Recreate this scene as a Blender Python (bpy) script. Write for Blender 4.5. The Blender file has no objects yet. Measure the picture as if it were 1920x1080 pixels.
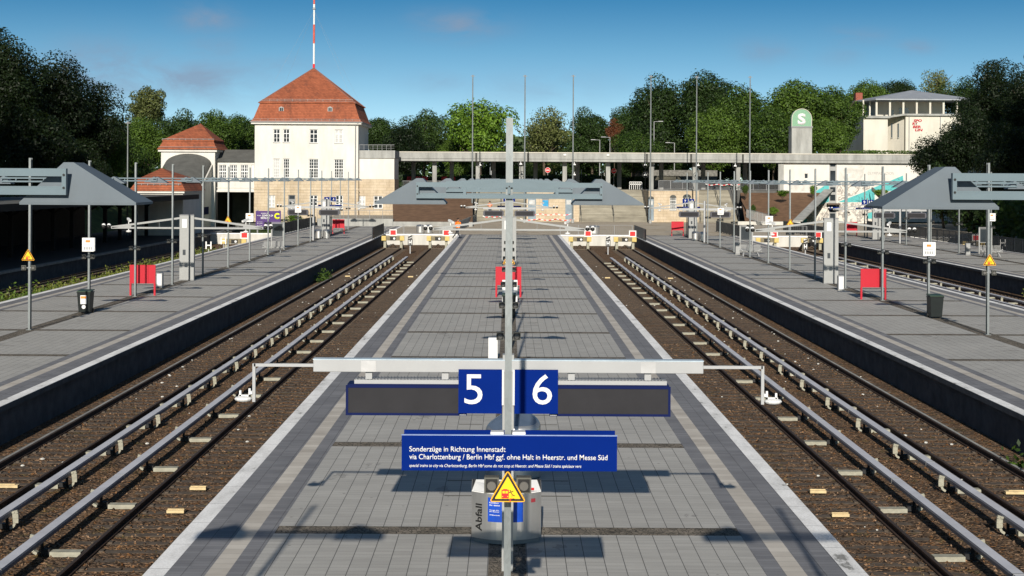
import bpy, math, random
import numpy as np
from mathutils import Vector, Matrix
R = math.radians
SC = bpy.context.scene
COL = SC.collection
# ---------------------------------------------------------------- camera, sky, sun
F = 2800.0; CX, HY = 955.0, 335.0; CH = 5.9; ROLL = 0.0052
cd = bpy.data.cameras.new('camera'); cam = bpy.data.objects.new('camera', cd); COL.objects.link(cam)
cd.sensor_width = 36; cd.lens = F / 1920 * 36
cd.shift_x = (960 - CX) / 1920; cd.shift_y = -(540 - HY) / 1920
cd.clip_start = 0.3; cd.clip_end = 6000
cam.matrix_world = Matrix.Translation((0, 0, CH)) @ Matrix.Rotation(R(90), 4, 'X') @ Matrix.Rotation(ROLL, 4, 'Z')
SC.camera = cam
SUN_EL = 22.4; SUN_AZ = 2.45
sd = bpy.data.lights.new('sun', 'SUN'); sun = bpy.data.objects.new('sun', sd); COL.objects.link(sun)
sd.energy = 4.4; sd.angle = R(0.53); sd.color = (1.0, 0.93, 0.82)
d = Vector((math.sin(R(SUN_AZ)), math.cos(R(SUN_AZ)), -math.tan(R(SUN_EL))))
sun.rotation_euler = d.to_track_quat('-Z', 'Y').to_euler()
sun.location = (-5, -60, 60)
W_ = bpy.data.worlds.new('World'); SC.world = W_; W_.use_nodes = True
SC.view_settings.view_transform = 'Standard'; SC.view_settings.look = 'None'
SC.view_settings.exposure = 0.42; SC.view_settings.gamma = 1
def world():
    nt = W_.node_tree; nt.nodes.clear(); n = nt.nodes; L = nt.links.new
    out = n.new('ShaderNodeOutputWorld'); bg = n.new('ShaderNodeBackground'); bg.inputs[1].default_value = 0.09
    tc = n.new('ShaderNodeTexCoord'); sep = n.new('ShaderNodeSeparateXYZ'); L(tc.outputs['Generated'], sep.inputs[0])
    def m(op, a, b=None, c=None):
        k = n.new('ShaderNodeMath'); k.operation = op
        for i, v in enumerate((a, b, c)):
            if v is None: continue
            if isinstance(v, (int, float)): k.inputs[i].default_value = v
            else: L(v, k.inputs[i])
        return k.outputs[0]
    # look a little higher up the dome so that the blue deepens quickly above the trees
    z2 = m('ADD', m('MULTIPLY', sep.outputs[2], 3.2), 0.10)
    cb = n.new('ShaderNodeCombineXYZ'); L(sep.outputs[0], cb.inputs[0]); L(sep.outputs[1], cb.inputs[1]); L(z2, cb.inputs[2])
    nm = n.new('ShaderNodeVectorMath'); nm.operation = 'NORMALIZE'; L(cb.outputs[0], nm.inputs[0])
    sky = n.new('ShaderNodeTexSky'); sky.sky_type = 'NISHITA'; sky.sun_disc = False
    sky.sun_elevation = R(SUN_EL); sky.sun_rotation = R(180 + SUN_AZ); sky.altitude = 60
    sky.air_density = 1.0; sky.dust_density = 0.6; sky.ozone_density = 2.2
    L(nm.outputs[0], sky.inputs[0])
    u = m('DIVIDE', sep.outputs[0], m('MAXIMUM', sep.outputs[1], 0.05)); v = m('DIVIDE', sep.outputs[2], m('MAXIMUM', sep.outputs[1], 0.05))
    cv = n.new('ShaderNodeCombineXYZ'); L(u, cv.inputs[0]); L(v, cv.inputs[1])
    mp = n.new('ShaderNodeMapping'); L(cv.outputs[0], mp.inputs[0]); mp.inputs['Scale'].default_value = (22, 48, 1)
    no = n.new('ShaderNodeTexNoise'); L(mp.outputs[0], no.inputs[0]); no.inputs['Scale'].default_value = 1.0
    no.inputs['Detail'].default_value = 7; no.inputs['Roughness'].default_value = 0.6; no.inputs['Distortion'].default_value = 0.4
    tot = None
    for (px, py, rx, ry, a) in [(385, 38, 60, 26, .75), (400, 92, 60, 22, .45), (860, 48, 75, 26, .8), (800, 35, 60, 20, .3), (190, 150, 130, 60, .9), (320, 155, 170, 42, .75), (540, 125, 110, 20, .35),
                                (1600, 66, 60, 18, .5), (1440, 95, 60, 26, .4), (1715, 84, 40, 14, .55), (1000, 170, 160, 40, .25), (820, 155, 60, 20, .3), (1580, 100, 50, 20, .3)]:
        du = m('DIVIDE', m('SUBTRACT', u, (px - CX) / F), rx / F); dv = m('DIVIDE', m('SUBTRACT', v, (HY - py) / F), ry / F)
        g = m('MULTIPLY', m('EXPONENT', m('MULTIPLY', m('ADD', m('MULTIPLY', du, du), m('MULTIPLY', dv, dv)), -1.0)), a)
        tot = g if tot is None else m('MAXIMUM', tot, g)
    nn = m('MULTIPLY', m('SUBTRACT', no.outputs[0], 0.32), 3.4)
    fac = m('MINIMUM', m('MAXIMUM', m('MULTIPLY', nn, tot), 0.0), 0.72)
    rp = n.new('ShaderNodeValToRGB'); L(sep.outputs[2], rp.inputs[0]); e = rp.color_ramp.elements
    while len(e) < 5: e.new(.5)
    for q, (pp, cc) in zip(e, [(0, (1.22, 1.08, .86, 1)), (.05, (.86, .98, .83, 1)), (.085, (.55, .83, .78, 1)), (.125, (.19, .59, .69, 1)), (.5, (.74, .70, .64, 1))]): q.position = pp; q.color = cc
    mu = n.new('ShaderNodeMix'); mu.data_type = 'RGBA'; mu.blend_type = 'MULTIPLY'; mu.inputs['Factor'].default_value = 1; L(sky.outputs[0], mu.inputs['A']); L(rp.outputs[0], mu.inputs['B'])
    sc_ = n.new('ShaderNodeVectorMath'); sc_.operation = 'SCALE'; L(mu.outputs['Result'], sc_.inputs[0]); sc_.inputs['Scale'].default_value = 1.4
    mx = n.new('ShaderNodeMix'); mx.data_type = 'RGBA'; L(fac, mx.inputs['Factor']); L(sc_.outputs[0], mx.inputs['A']); mx.inputs['B'].default_value = (2.1, 2.75, 3.8, 1)
    L(mx.outputs['Result'], bg.inputs[0]); L(bg.outputs[0], out.inputs[0])
world()

# ---------------------------------------------------------------- helpers
def P(px, py, Y):
    """world point of photo pixel at depth Y"""
    a, b = px - CX, py - HY
    u = a + ROLL * b; v = b - ROLL * a
    return Vector((u * Y / F, Y, CH - v * Y / F))
def PX(px, Y, py=400): return P(px, py, Y).x
def PZ(px, py, Y): return P(px, py, Y).z

class Nd:
    def __init__(s, name):
        s.m = bpy.data.materials.new(name); s.m.use_nodes = True; s.t = s.m.node_tree; s.b = s.t.nodes['Principled BSDF']
        s.tc = None
    def L(s, a, b): s.t.links.new(a, b)
    def n(s, t): return s.t.nodes.new(t)
    def co(s):
        if not s.tc: s.tc = s.n('ShaderNodeTexCoord')
        return s.tc.outputs['Object']
    def setc(s, sock, v):
        if isinstance(v, (int, float)): sock.default_value = v
        elif isinstance(v, tuple): sock.default_value = v if len(v) == 4 else v + (1,)
        else: s.L(v, sock)
    def math(s, op, a, b=None, c=None):
        k = s.n('ShaderNodeMath'); k.operation = op
        for i, v in enumerate((a, b, c)):
            if v is not None: s.setc(k.inputs[i], v)
        return k.outputs[0]
    def sep(s, v=None):
        k = s.n('ShaderNodeSeparateXYZ'); s.L(v or s.co(), k.inputs[0]); return k.outputs
    def comb(s, x, y, z):
        k = s.n('ShaderNodeCombineXYZ')
        for i, v in enumerate((x, y, z)): s.setc(k.inputs[i], v)
        return k.outputs[0]
    def map(s, sc, v=None, rot=(0, 0, 0)):
        k = s.n('ShaderNodeMapping'); s.L(v or s.co(), k.inputs[0]); k.inputs['Scale'].default_value = sc; k.inputs['Rotation'].default_value = rot; return k.outputs[0]
    def noise(s, scale, detail=4, rough=.55, v=None, dist=0):
        k = s.n('ShaderNodeTexNoise'); s.L(v or s.co(), k.inputs[0]); k.inputs['Scale'].default_value = scale
        k.inputs['Detail'].default_value = detail; k.inputs['Roughness'].default_value = rough; k.inputs['Distortion'].default_value = dist; return k.outputs[0]
    def vor(s, scale, out='Distance', v=None, feat='F1'):
        k = s.n('ShaderNodeTexVoronoi'); k.feature = feat; s.L(v or s.co(), k.inputs[0]); k.inputs['Scale'].default_value = scale; return k.outputs[out]
    def white(s, v):
        k = s.n('ShaderNodeTexWhiteNoise'); s.L(v, k.inputs[0]); return k.outputs[0]
    def ramp(s, f, stops):
        k = s.n('ShaderNodeValToRGB'); s.L(f, k.inputs[0]); e = k.color_ramp.elements
        while len(e) < len(stops): e.new(.5)
        for x, (p, c) in zip(e, stops): x.position = p; x.color = c if len(c) == 4 else c + (1,)
        return k.outputs[0]
    def mix(s, f, a, b, mode='MIX'):
        k = s.n('ShaderNodeMix'); k.data_type = 'RGBA'; k.blend_type = mode
        s.setc(k.inputs['Factor'], f); s.setc(k.inputs['A'], a); s.setc(k.inputs['B'], b); return k.outputs['Result']
    def bump(s, h, st=.3, dist=.02):
        k = s.n('ShaderNodeBump'); k.inputs['Strength'].default_value = st; k.inputs['Distance'].default_value = dist; s.L(h, k.inputs['Height']); s.L(k.outputs[0], s.b.inputs['Normal'])
    def fin(s, col, rough=.7, metal=0., spec=.3):
        s.setc(s.b.inputs['Base Color'], col); s.setc(s.b.inputs['Roughness'], rough); s.b.inputs['Metallic'].default_value = metal
        s.b.inputs['Specular IOR Level'].default_value = spec
        return s.m
def c3(c, f): return tuple(min(1, max(0, x * f)) for x in c)
MATS = {}
def mat(name, col, rough=.7, metal=0., ns=3., amt=.18, bump=0., spec=.3, streak=False):
    if name in MATS: return MATS[name]
    s = Nd(name)
    v = s.map((1, 1, .25)) if streak else None
    nz = s.noise(ns, 6, .6, v)
    c = s.ramp(nz, [(.3, c3(col, 1 - amt)), (.7, c3(col, 1 + amt))])
    if bump: s.bump(s.noise(ns * 6, 3), bump, .01)
    s.fin(c, rough, metal, spec); MATS[name] = s.m; return s.m

class MB:
    def __init__(s): s.v = []; s.f = []; s.smooth = False
    def quad(s, *p):
        i = len(s.v); s.v += [tuple(q) for q in p]; s.f.append(tuple(range(i, i + len(p)))); return s
    def box(s, x0, x1, y0, y1, z0, z1):
        if x0 > x1: x0, x1 = x1, x0
        if y0 > y1: y0, y1 = y1, y0
        if z0 > z1: z0, z1 = z1, z0
        i = len(s.v)
        s.v += [(x0, y0, z0), (x1, y0, z0), (x1, y1, z0), (x0, y1, z0), (x0, y0, z1), (x1, y0, z1), (x1, y1, z1), (x0, y1, z1)]
        s.f += [tuple(i + k for k in q) for q in ((0, 3, 2, 1), (4, 5, 6, 7), (0, 1, 5, 4), (1, 2, 6, 5), (2, 3, 7, 6), (3, 0, 4, 7))]; return s
    def cb(s, c, sz): return s.box(c[0] - sz[0] / 2, c[0] + sz[0] / 2, c[1] - sz[1] / 2, c[1] + sz[1] / 2, c[2] - sz[2] / 2, c[2] + sz[2] / 2)
    def tube(s, a, b, r, r2=None, n=10, caps=True):
        a, b = Vector(a), Vector(b); r2 = r if r2 is None else r2
        d = (b - a).normalized(); u = d.orthogonal().normalized(); w = d.cross(u); i = len(s.v)
        for p, q in ((a, r), (b, r2)):
            for k in range(n):
                t = 2 * math.pi * k / n; s.v.append(tuple(p + (u * math.cos(t) + w * math.sin(t)) * q))
        for k in range(n): s.f.append((i + k, i + (k + 1) % n, i + n + (k + 1) % n, i + n + k))
        if caps: s.f.append(tuple(i + n - 1 - k for k in range(n))); s.f.append(tuple(i + n + k for k in range(n)))
        return s
    def bar(s, a, b, w, h):
        """rectangular bar from a to b, w wide sideways, h tall"""
        a, b = Vector(a), Vector(b); d = (b - a).normalized()
        up = Vector((0, 0, 1)) if abs(d.z) < .95 else Vector((0, 1, 0))
        u = d.cross(up).normalized() * w / 2; t = u.cross(d).normalized() * h / 2; i = len(s.v)
        for p in (a, b): s.v += [tuple(p - u - t), tuple(p + u - t), tuple(p + u + t), tuple(p - u + t)]
        s.f += [tuple(i + k for k in q) for q in ((0, 1, 2, 3), (7, 6, 5, 4), (0, 4, 5, 1), (1, 5, 6, 2), (2, 6, 7, 3), (3, 7, 4, 0))]; return s
    def prism(s, pts, dv):
        """closed outline pts extruded by vector dv"""
        dv = Vector(dv); i = len(s.v); n = len(pts)
        s.v += [tuple(p) for p in pts] + [tuple(Vector(p) + dv) for p in pts]
        s.f.append(tuple(range(i, i + n))); s.f.append(tuple(i + 2 * n - 1 - k for k in range(n)))
        for k in range(n): s.f.append((i + k, i + n + k, i + n + (k + 1) % n, i + (k + 1) % n))
        return s
    def ball(s, c, r, n=10, m=6, sz=1.):
        i = len(s.v)
        for a in range(m + 1):
            p = math.pi * a / m
            for k in range(n):
                t = 2 * math.pi * k / n; s.v.append((c[0] + r * math.sin(p) * math.cos(t), c[1] + r * math.sin(p) * math.sin(t), c[2] + r * sz * math.cos(p)))
        for a in range(m):
            for k in range(n): s.f.append((i + a * n + k, i + (a + 1) * n + k, i + (a + 1) * n + (k + 1) % n, i + a * n + (k + 1) % n))
        return s
    def build(s, name, m, parent=None, smooth=False, bevel=0):
        off = parent_off(parent)
        me = bpy.data.meshes.new(name)
        v = [(x - off[0], y - off[1], z - off[2]) for x, y, z in s.v] if parent else s.v
        me.from_pydata(v, [], s.f); me.materials.append(m); me.update()
        if smooth:
            for p in me.polygons: p.use_smooth = True
        o = bpy.data.objects.new(name, me); COL.objects.link(o)
        if parent: o.parent = parent
        if bevel:
            b = o.modifiers.new('bevel', 'BEVEL'); b.width = bevel; b.segments = 2; b.limit_method = 'ANGLE'
        return o
def parent_off(p):
    x = Vector((0, 0, 0))
    while p: x += p.location; p = p.parent
    return x
def fixn(o):
    import bmesh
    bm = bmesh.new(); bm.from_mesh(o.data); bmesh.ops.recalc_face_normals(bm, faces=bm.faces); bm.to_mesh(o.data); bm.free(); return o
def tag(o, label=None, cat=None, group=None, kind=None):
    if label: o['label'] = label
    if cat: o['category'] = cat
    if group: o['group'] = group
    if kind: o['kind'] = kind
    return o
def thing(name, label, cat, loc=(0, 0, 0), group=None):
    o = bpy.data.objects.new(name, None); COL.objects.link(o); o.location = loc; o.empty_display_size = .2
    return tag(o, label, cat, group)
KIDS = {}
def dup(root, loc, label=None, rotz=None):
    def cp(o, par):
        c = o.copy(); COL.objects.link(c)
        if par: c.parent = par
        for k in [x for x in o.children]: cp(k, c)
        return c
    r = cp(root, None); r.location = loc
    if rotz is not None: r.rotation_euler.z = rotz
    if label: r['label'] = label
    return r
def text(s, x0, x1, z0, zh, y, m, parent, name='lettering', italic=0., bold=.02, ext=.004, vertical=False, x=None):
    """letters on a plane facing the camera; x0..x1 width, baseline z0, cap height zh"""
    cu = bpy.data.curves.new('t', 'FONT'); cu.body = s; cu.size = 1; cu.offset = bold; cu.shear = italic; cu.extrude = 0; cu.resolution_u = 4
    o = bpy.data.objects.new('t', cu); me = bpy.data.meshes.new_from_object(o); bpy.data.objects.remove(o)
    co = np.array([v.co[:] for v in me.vertices]); mn = co.min(0); mx = co.max(0)
    cu2 = bpy.data.curves.new('t', 'FONT'); cu2.body = 'H'; cu2.size = 1; cu2.offset = bold; o2 = bpy.data.objects.new('t', cu2); m2 = bpy.data.meshes.new_from_object(o2)
    ch = max(v.co.y for v in m2.vertices); bpy.data.objects.remove(o2); bpy.data.meshes.remove(m2)
    off = parent_off(parent)
    sx = (x1 - x0) / (mx[0] - mn[0]); sz = zh / ch
    for v in me.vertices:
        a = (v.co.x - mn[0]) * sx; b = v.co.y * sz
        if vertical: X, Z = x - b, z0 + a * 1.0
        else: X, Z = x0 + a, z0 + b
        v.co = (X - off[0], y - off[1], Z - off[2])
    me.materials.clear(); me.materials.append(m); me.name = name
    ob = bpy.data.objects.new(name, me); COL.objects.link(ob); ob.parent = parent
    if ext:
        md = ob.modifiers.new('thick', 'SOLIDIFY'); md.thickness = ext; md.offset = 0
    return ob
ORD = 'first second third fourth fifth sixth seventh eighth ninth tenth eleventh twelfth thirteenth fourteenth fifteenth sixteenth seventeenth eighteenth nineteenth twentieth'.split()
ROWS = {'a': (-18.4, 'the left platform'), 'b': (0.0, 'the middle platform'), 'c': (18.4, 'the right platform'), 'd': (36.8, 'the far right platform')}

# ---------------------------------------------------------------- materials
def m_paving():
    s = Nd('grey_paving'); x, y, z = s.sep()
    lx = s.math('LESS_THAN', s.math('PINGPONG', x, .15), .0065)
    ly = s.math('LESS_THAN', s.math('PINGPONG', y, .10), .006)
    ly2 = s.math('MULTIPLY', ly, .38)
    cell = s.comb(s.math('FLOOR', s.math('DIVIDE', x, .3)), s.math('FLOOR', s.math('DIVIDE', y, .2)), 0.)
    rnd = s.white(cell); big = s.noise(.35, 5, .6); st = s.noise(3., 5, .6, s.map((.4, 3.2, 1)))
    v = s.math('ADD', s.math('ADD', s.math('MULTIPLY', rnd, .10), s.math('MULTIPLY', big, .28)), s.math('MULTIPLY', st, .30))
    col = s.ramp(v, [(.18, (.31, .30, .28)), (.5, (.47, .457, .425))])
    stn = s.math('GREATER_THAN', s.noise(.55, 6, .7, s.map((1, .6, 1))), .63); gum = s.math('LESS_THAN', s.vor(1.6, 'Distance'), .05)
    col = s.mix(s.math('MAXIMUM', s.math('MULTIPLY', stn, .34), s.math('MULTIPLY', gum, .5)), col, (.10, .095, .09))
    fine = s.noise(60, 3, .7); col = s.mix(.35, col, s.ramp(fine, [(.3, (.55, .55, .55)), (.7, (1.3, 1.3, 1.3))]), 'MULTIPLY')
    col = s.mix(s.math('MAXIMUM', s.math('MULTIPLY', lx, .85), ly2), col, (.06, .06, .058))
    yy = s.math('MODULO', s.math('ADD', y, 8.07 * 40 - 16.95), 8.07); ax = s.math('ABSOLUTE', x)
    inx = s.math('LESS_THAN', s.math('ABSOLUTE', s.math('SUBTRACT', ax, .9)), .28); iny = s.math('MINIMUM', s.math('ABSOLUTE', s.math('SUBTRACT', yy, 2.75)), s.math('ABSOLUTE', s.math('SUBTRACT', yy, 4.15)))
    col = s.mix(s.math('MULTIPLY', s.math('MULTIPLY', inx, s.math('LESS_THAN', iny, .045)), .8), col, (.09, .08, .06))
    s.bump(s.math('ADD', s.math('MULTIPLY', fine, .4), s.math('MULTIPLY', lx, -1.)), .25, .006)
    return s.fin(col, .75, 0, .25)
def m_dark():
    s = Nd('dark_paving'); x, y, z = s.sep()
    lx = s.math('LESS_THAN', s.math('PINGPONG', s.math('ADD', x, .03), .15), .007)
    ly = s.math('MULTIPLY', s.math('LESS_THAN', s.math('PINGPONG', y, .075), .006), .45)
    cell = s.comb(s.math('FLOOR', s.math('DIVIDE', x, .3)), s.math('FLOOR', s.math('DIVIDE', y, .15)), 0.)
    v = s.math('ADD', s.math('MULTIPLY', s.white(cell), .25), s.math('MULTIPLY', s.noise(.8, 5), .75))
    col = s.ramp(v, [(.25, (.145, .144, .152)), (.7, (.225, .224, .232))])
    col = s.mix(s.math('MAXIMUM', s.math('MULTIPLY', lx, .6), ly), col, (.04, .04, .04))
    s.bump(s.noise(50, 3), .15, .005)
    return s.fin(col, .7, 0, .3)
def m_tact():
    s = Nd('beige_guide_tiles'); x, y, z = s.sep()
    ly = s.math('MULTIPLY', s.math('LESS_THAN', s.math('PINGPONG', y, .15), .006), .5)
    rib = s.math('PINGPONG', x, .02)
    cell = s.comb(0., s.math('FLOOR', s.math('DIVIDE', y, .3)), 0.)
    v = s.math('ADD', s.math('MULTIPLY', s.white(cell), .3), s.math('MULTIPLY', s.noise(1.2, 6), .7))
    col = s.ramp(v, [(.25, (.38, .345, .30)), (.7, (.55, .51, .45))])
    col = s.mix(ly, col, (.08, .075, .07)); s.bump(rib, .5, .01)
    return s.fin(col, .8)
def m_edge():
    s = Nd('white_edge_coping'); x, y, z = s.sep()
    j = s.math('LESS_THAN', s.math('PINGPONG', y, .75), .008)
    v = s.noise(1.6, 7, .68, s.map((1, .45, 1)))
    col = s.ramp(v, [(.34, (.25, .245, .23)), (.39, (.68, .67, .65)), (.58, (.88, .87, .85))])
    col = s.mix(.5, col, s.ramp(s.noise(25, 4, .7), [(.3, (.6, .6, .6)), (.6, (1.1, 1.1, 1.1))]), 'MULTIPLY')
    col = s.mix(s.math('MULTIPLY', j, .7), col, (.06, .06, .06)); s.bump(v, .2, .01)
    return s.fin(col, .8)
def m_sett():
    s = Nd('brown_granite_setts')
    d = s.vor(13., 'Distance', None, 'DISTANCE_TO_EDGE'); cc = s.vor(13., 'Color')
    col = s.mix(.6, s.ramp(s.noise(2.5, 5), [(.3, (.11, .095, .075)), (.7, (.24, .21, .17))]), s.ramp(s.sep(cc)[0], [(0, (.5, .5, .5)), (1, (1.4, 1.35, 1.3))]), 'MULTIPLY')
    col = s.mix(s.math('LESS_THAN', d, .05), col, (.03, .027, .022)); s.bump(d, .6, .02)
    return s.fin(col, .9)
def m_ballast():
    s = Nd('rusty_ballast'); x, y, z = s.sep()
    c1 = s.vor(15., 'Color'); d1 = s.vor(15., 'Distance')
    r = s.sep(c1)[0]; g = s.sep(c1)[1]
    base = s.ramp(s.noise(.9, 6, .65), [(.35, (.108, .080, .060)), (.55, (.155, .106, .070)), (.72, (.195, .128, .074))])
    col = s.mix(.85, base, s.ramp(r, [(0, (.30, .28, .26)), (.45, (.85, .8, .75)), (.85, (1.55, 1.4, 1.25)), (1, (2.6, 2.4, 2.2))]), 'MULTIPLY')
    col = s.mix(s.math('MULTIPLY', s.math('GREATER_THAN', g, .88), .55), col, s.mix(.0, (.25, .11, .035), (.2, .1, .05)))
    moss = s.math('MULTIPLY', s.math('GREATER_THAN', s.noise(1.7, 5, .6), .60), s.math('GREATER_THAN', r, .55))
    col = s.mix(s.math('MULTIPLY', moss, .5), col, (.10, .095, .03))
    col = s.mix(s.math('GREATER_THAN', s.vor(5., 'Color'), .985), col, (.5, .48, .45))
    s.bump(s.math('ADD', s.math('MULTIPLY', d1, -1.), s.math('MULTIPLY', s.noise(4., 5), 1.5)), 1., .09)
    return s.fin(col, .95, 0, .15)
def m_tile():
    s = Nd('red_roof_tiles'); x, y, z = s.sep()
    row = s.math('PINGPONG', z, .11); colm = s.math('PINGPONG', s.math('ADD', x, y), .12)
    v = s.math('ADD', s.math('MULTIPLY', s.noise(.7, 6, .65, s.map((1, 1, .5))), .75), s.math('MULTIPLY', s.noise(9, 3), .25))
    cell = s.comb(s.math('FLOOR', s.math('DIVIDE', s.math('ADD', x, y), .24)), s.math('FLOOR', s.math('DIVIDE', z, .22)), 0.)
    col = s.ramp(v, [(.28, (.10, .045, .032)), (.46, (.27, .080, .038)), (.7, (.37, .112, .052))])
    col = s.mix(.6, col, s.ramp(s.white(cell), [(0, (.72, .72, .72)), (1, (1.2, 1.2, 1.2))]), 'MULTIPLY')
    col = s.mix(s.math('MULTIPLY', s.math('LESS_THAN', row, .022), .55), col, (.05, .02, .015))
    s.bump(s.math('ADD', row, s.math('MULTIPLY', colm, .5)), .5, .06)
    return s.fin(col, .85)
def m_stone():
    s = Nd('sandstone_blocks'); k = s.n('ShaderNodeTexBrick'); xyz = s.sep()
    s.L(s.comb(s.math('ADD', xyz[0], xyz[1]), xyz[2], 0.), k.inputs[0]); k.inputs['Scale'].default_value = 1; k.inputs['Brick Width'].default_value = .9; k.inputs['Row Height'].default_value = .38
    k.inputs['Mortar Size'].default_value = .012; k.inputs['Color1'].default_value = (.47, .385, .27, 1); k.inputs['Color2'].default_value = (.52, .435, .325, 1); k.inputs['Mortar'].default_value = (.27, .21, .15, 1)
    col = s.mix(.7, k.outputs[0], s.ramp(s.noise(.8, 7, .65, s.map((1, 1, .5))), [(.3, (.68, .64, .6)), (.65, (1.15, 1.15, 1.15))]), 'MULTIPLY')
    s.bump(s.noise(8, 4), .3, .02); return s.fin(col, .9)
def m_plaster(name, c, dirt=.16):
    s = Nd(name); v = s.noise(1.1, 7, .65, s.map((1, 1, .22)))
    col = s.mix(1., s.ramp(v, [(.3, c3(c, 1 - dirt)), (.62, c)]), s.ramp(s.noise(.25, 4), [(.3, (.93, .92, .9)), (.7, (1.03, 1.03, 1.03))]), 'MULTIPLY')
    s.bump(s.noise(14, 4), .12, .01); return s.fin(col, .9, 0, .2)
def m_leaf(name, a, b, rough=.55):
    s = Nd(name); oi = s.n('ShaderNodeObjectInfo')
    v = s.math('ADD', s.math('MULTIPLY', s.noise(3.2, 5, .7), .8), s.math('MULTIPLY', s.math('SUBTRACT', oi.outputs['Random'], .5), .22))
    g = s.n('ShaderNodeNewGeometry'); v = s.math('ADD', v, s.math('MULTIPLY', s.math('SUBTRACT', g.outputs['Random Per Island'], .5), .34))
    col = s.ramp(v, [(.2, a), (.62, b)]); s.fin(col, rough, 0, .25)
    tr = s.n('ShaderNodeBsdfTranslucent'); s.setc(tr.inputs[0], s.mix(.5, col, (.35, .5, .05), 'MIX')); mx = s.n('ShaderNodeMixShader'); mx.inputs[0].default_value = .16
    s.L(s.b.outputs[0], mx.inputs[1]); s.L(tr.outputs[0], mx.inputs[2]); s.L(mx.outputs[0], s.t.nodes['Material Output'].inputs[0]); return s.m
def m_galv():
    s = Nd('galvanised_steel'); v = s.vor(28., 'Color', s.map((1, 1, .5)))
    col = s.mix(.5, s.ramp(s.noise(2.2, 6, .6, s.map((1, 1, .35))), [(.3, (.145, .162, .165)), (.7, (.225, .245, .25))]), s.ramp(s.sep(v)[0], [(0, (.8, .8, .8)), (1, (1.15, 1.15, 1.15))]), 'MULTIPLY')
    return s.fin(col, .5, .35, .5)
def m_mural():
    s = Nd('sketched_mural'); v = s.noise(.42, 6, .6, None, 2.2); w = s.noise(.85, 4, .6, None, 3.)
    e = s.math('LESS_THAN', s.math('ABSOLUTE', s.math('SUBTRACT', v, .5)), .03)
    e2 = s.math('MULTIPLY', s.math('GREATER_THAN', w, .56), .6)
    col = s.mix(s.math('MAXIMUM', s.math('MULTIPLY', e, .7), e2), (.66, .61, .54), (.13, .12, .12)); return s.fin(col, .9)
def m_teal():
    s = Nd('teal_mural_paint'); w = s.noise(1.1, 5, .6, None, 2.5)
    col = s.mix(s.math('MULTIPLY', s.math('GREATER_THAN', w, .58), .6), (.10, .42, .42), (.05, .14, .16)); return s.fin(col, .85)
def m_steps():
    s = Nd('worn_stone_steps'); v = s.noise(.6, 5, .65, s.map((.25, .8, 5.))); w = s.noise(.5, 5)
    return s.fin(s.mix(.8, s.ramp(v, [(.32, (.16, .145, .115)), (.5, (.29, .268, .215)), (.68, (.38, .355, .29))]), s.ramp(w, [(.3, (.75, .75, .75)), (.7, (1.1, 1.1, 1.1))]), 'MULTIPLY'), .92)
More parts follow.
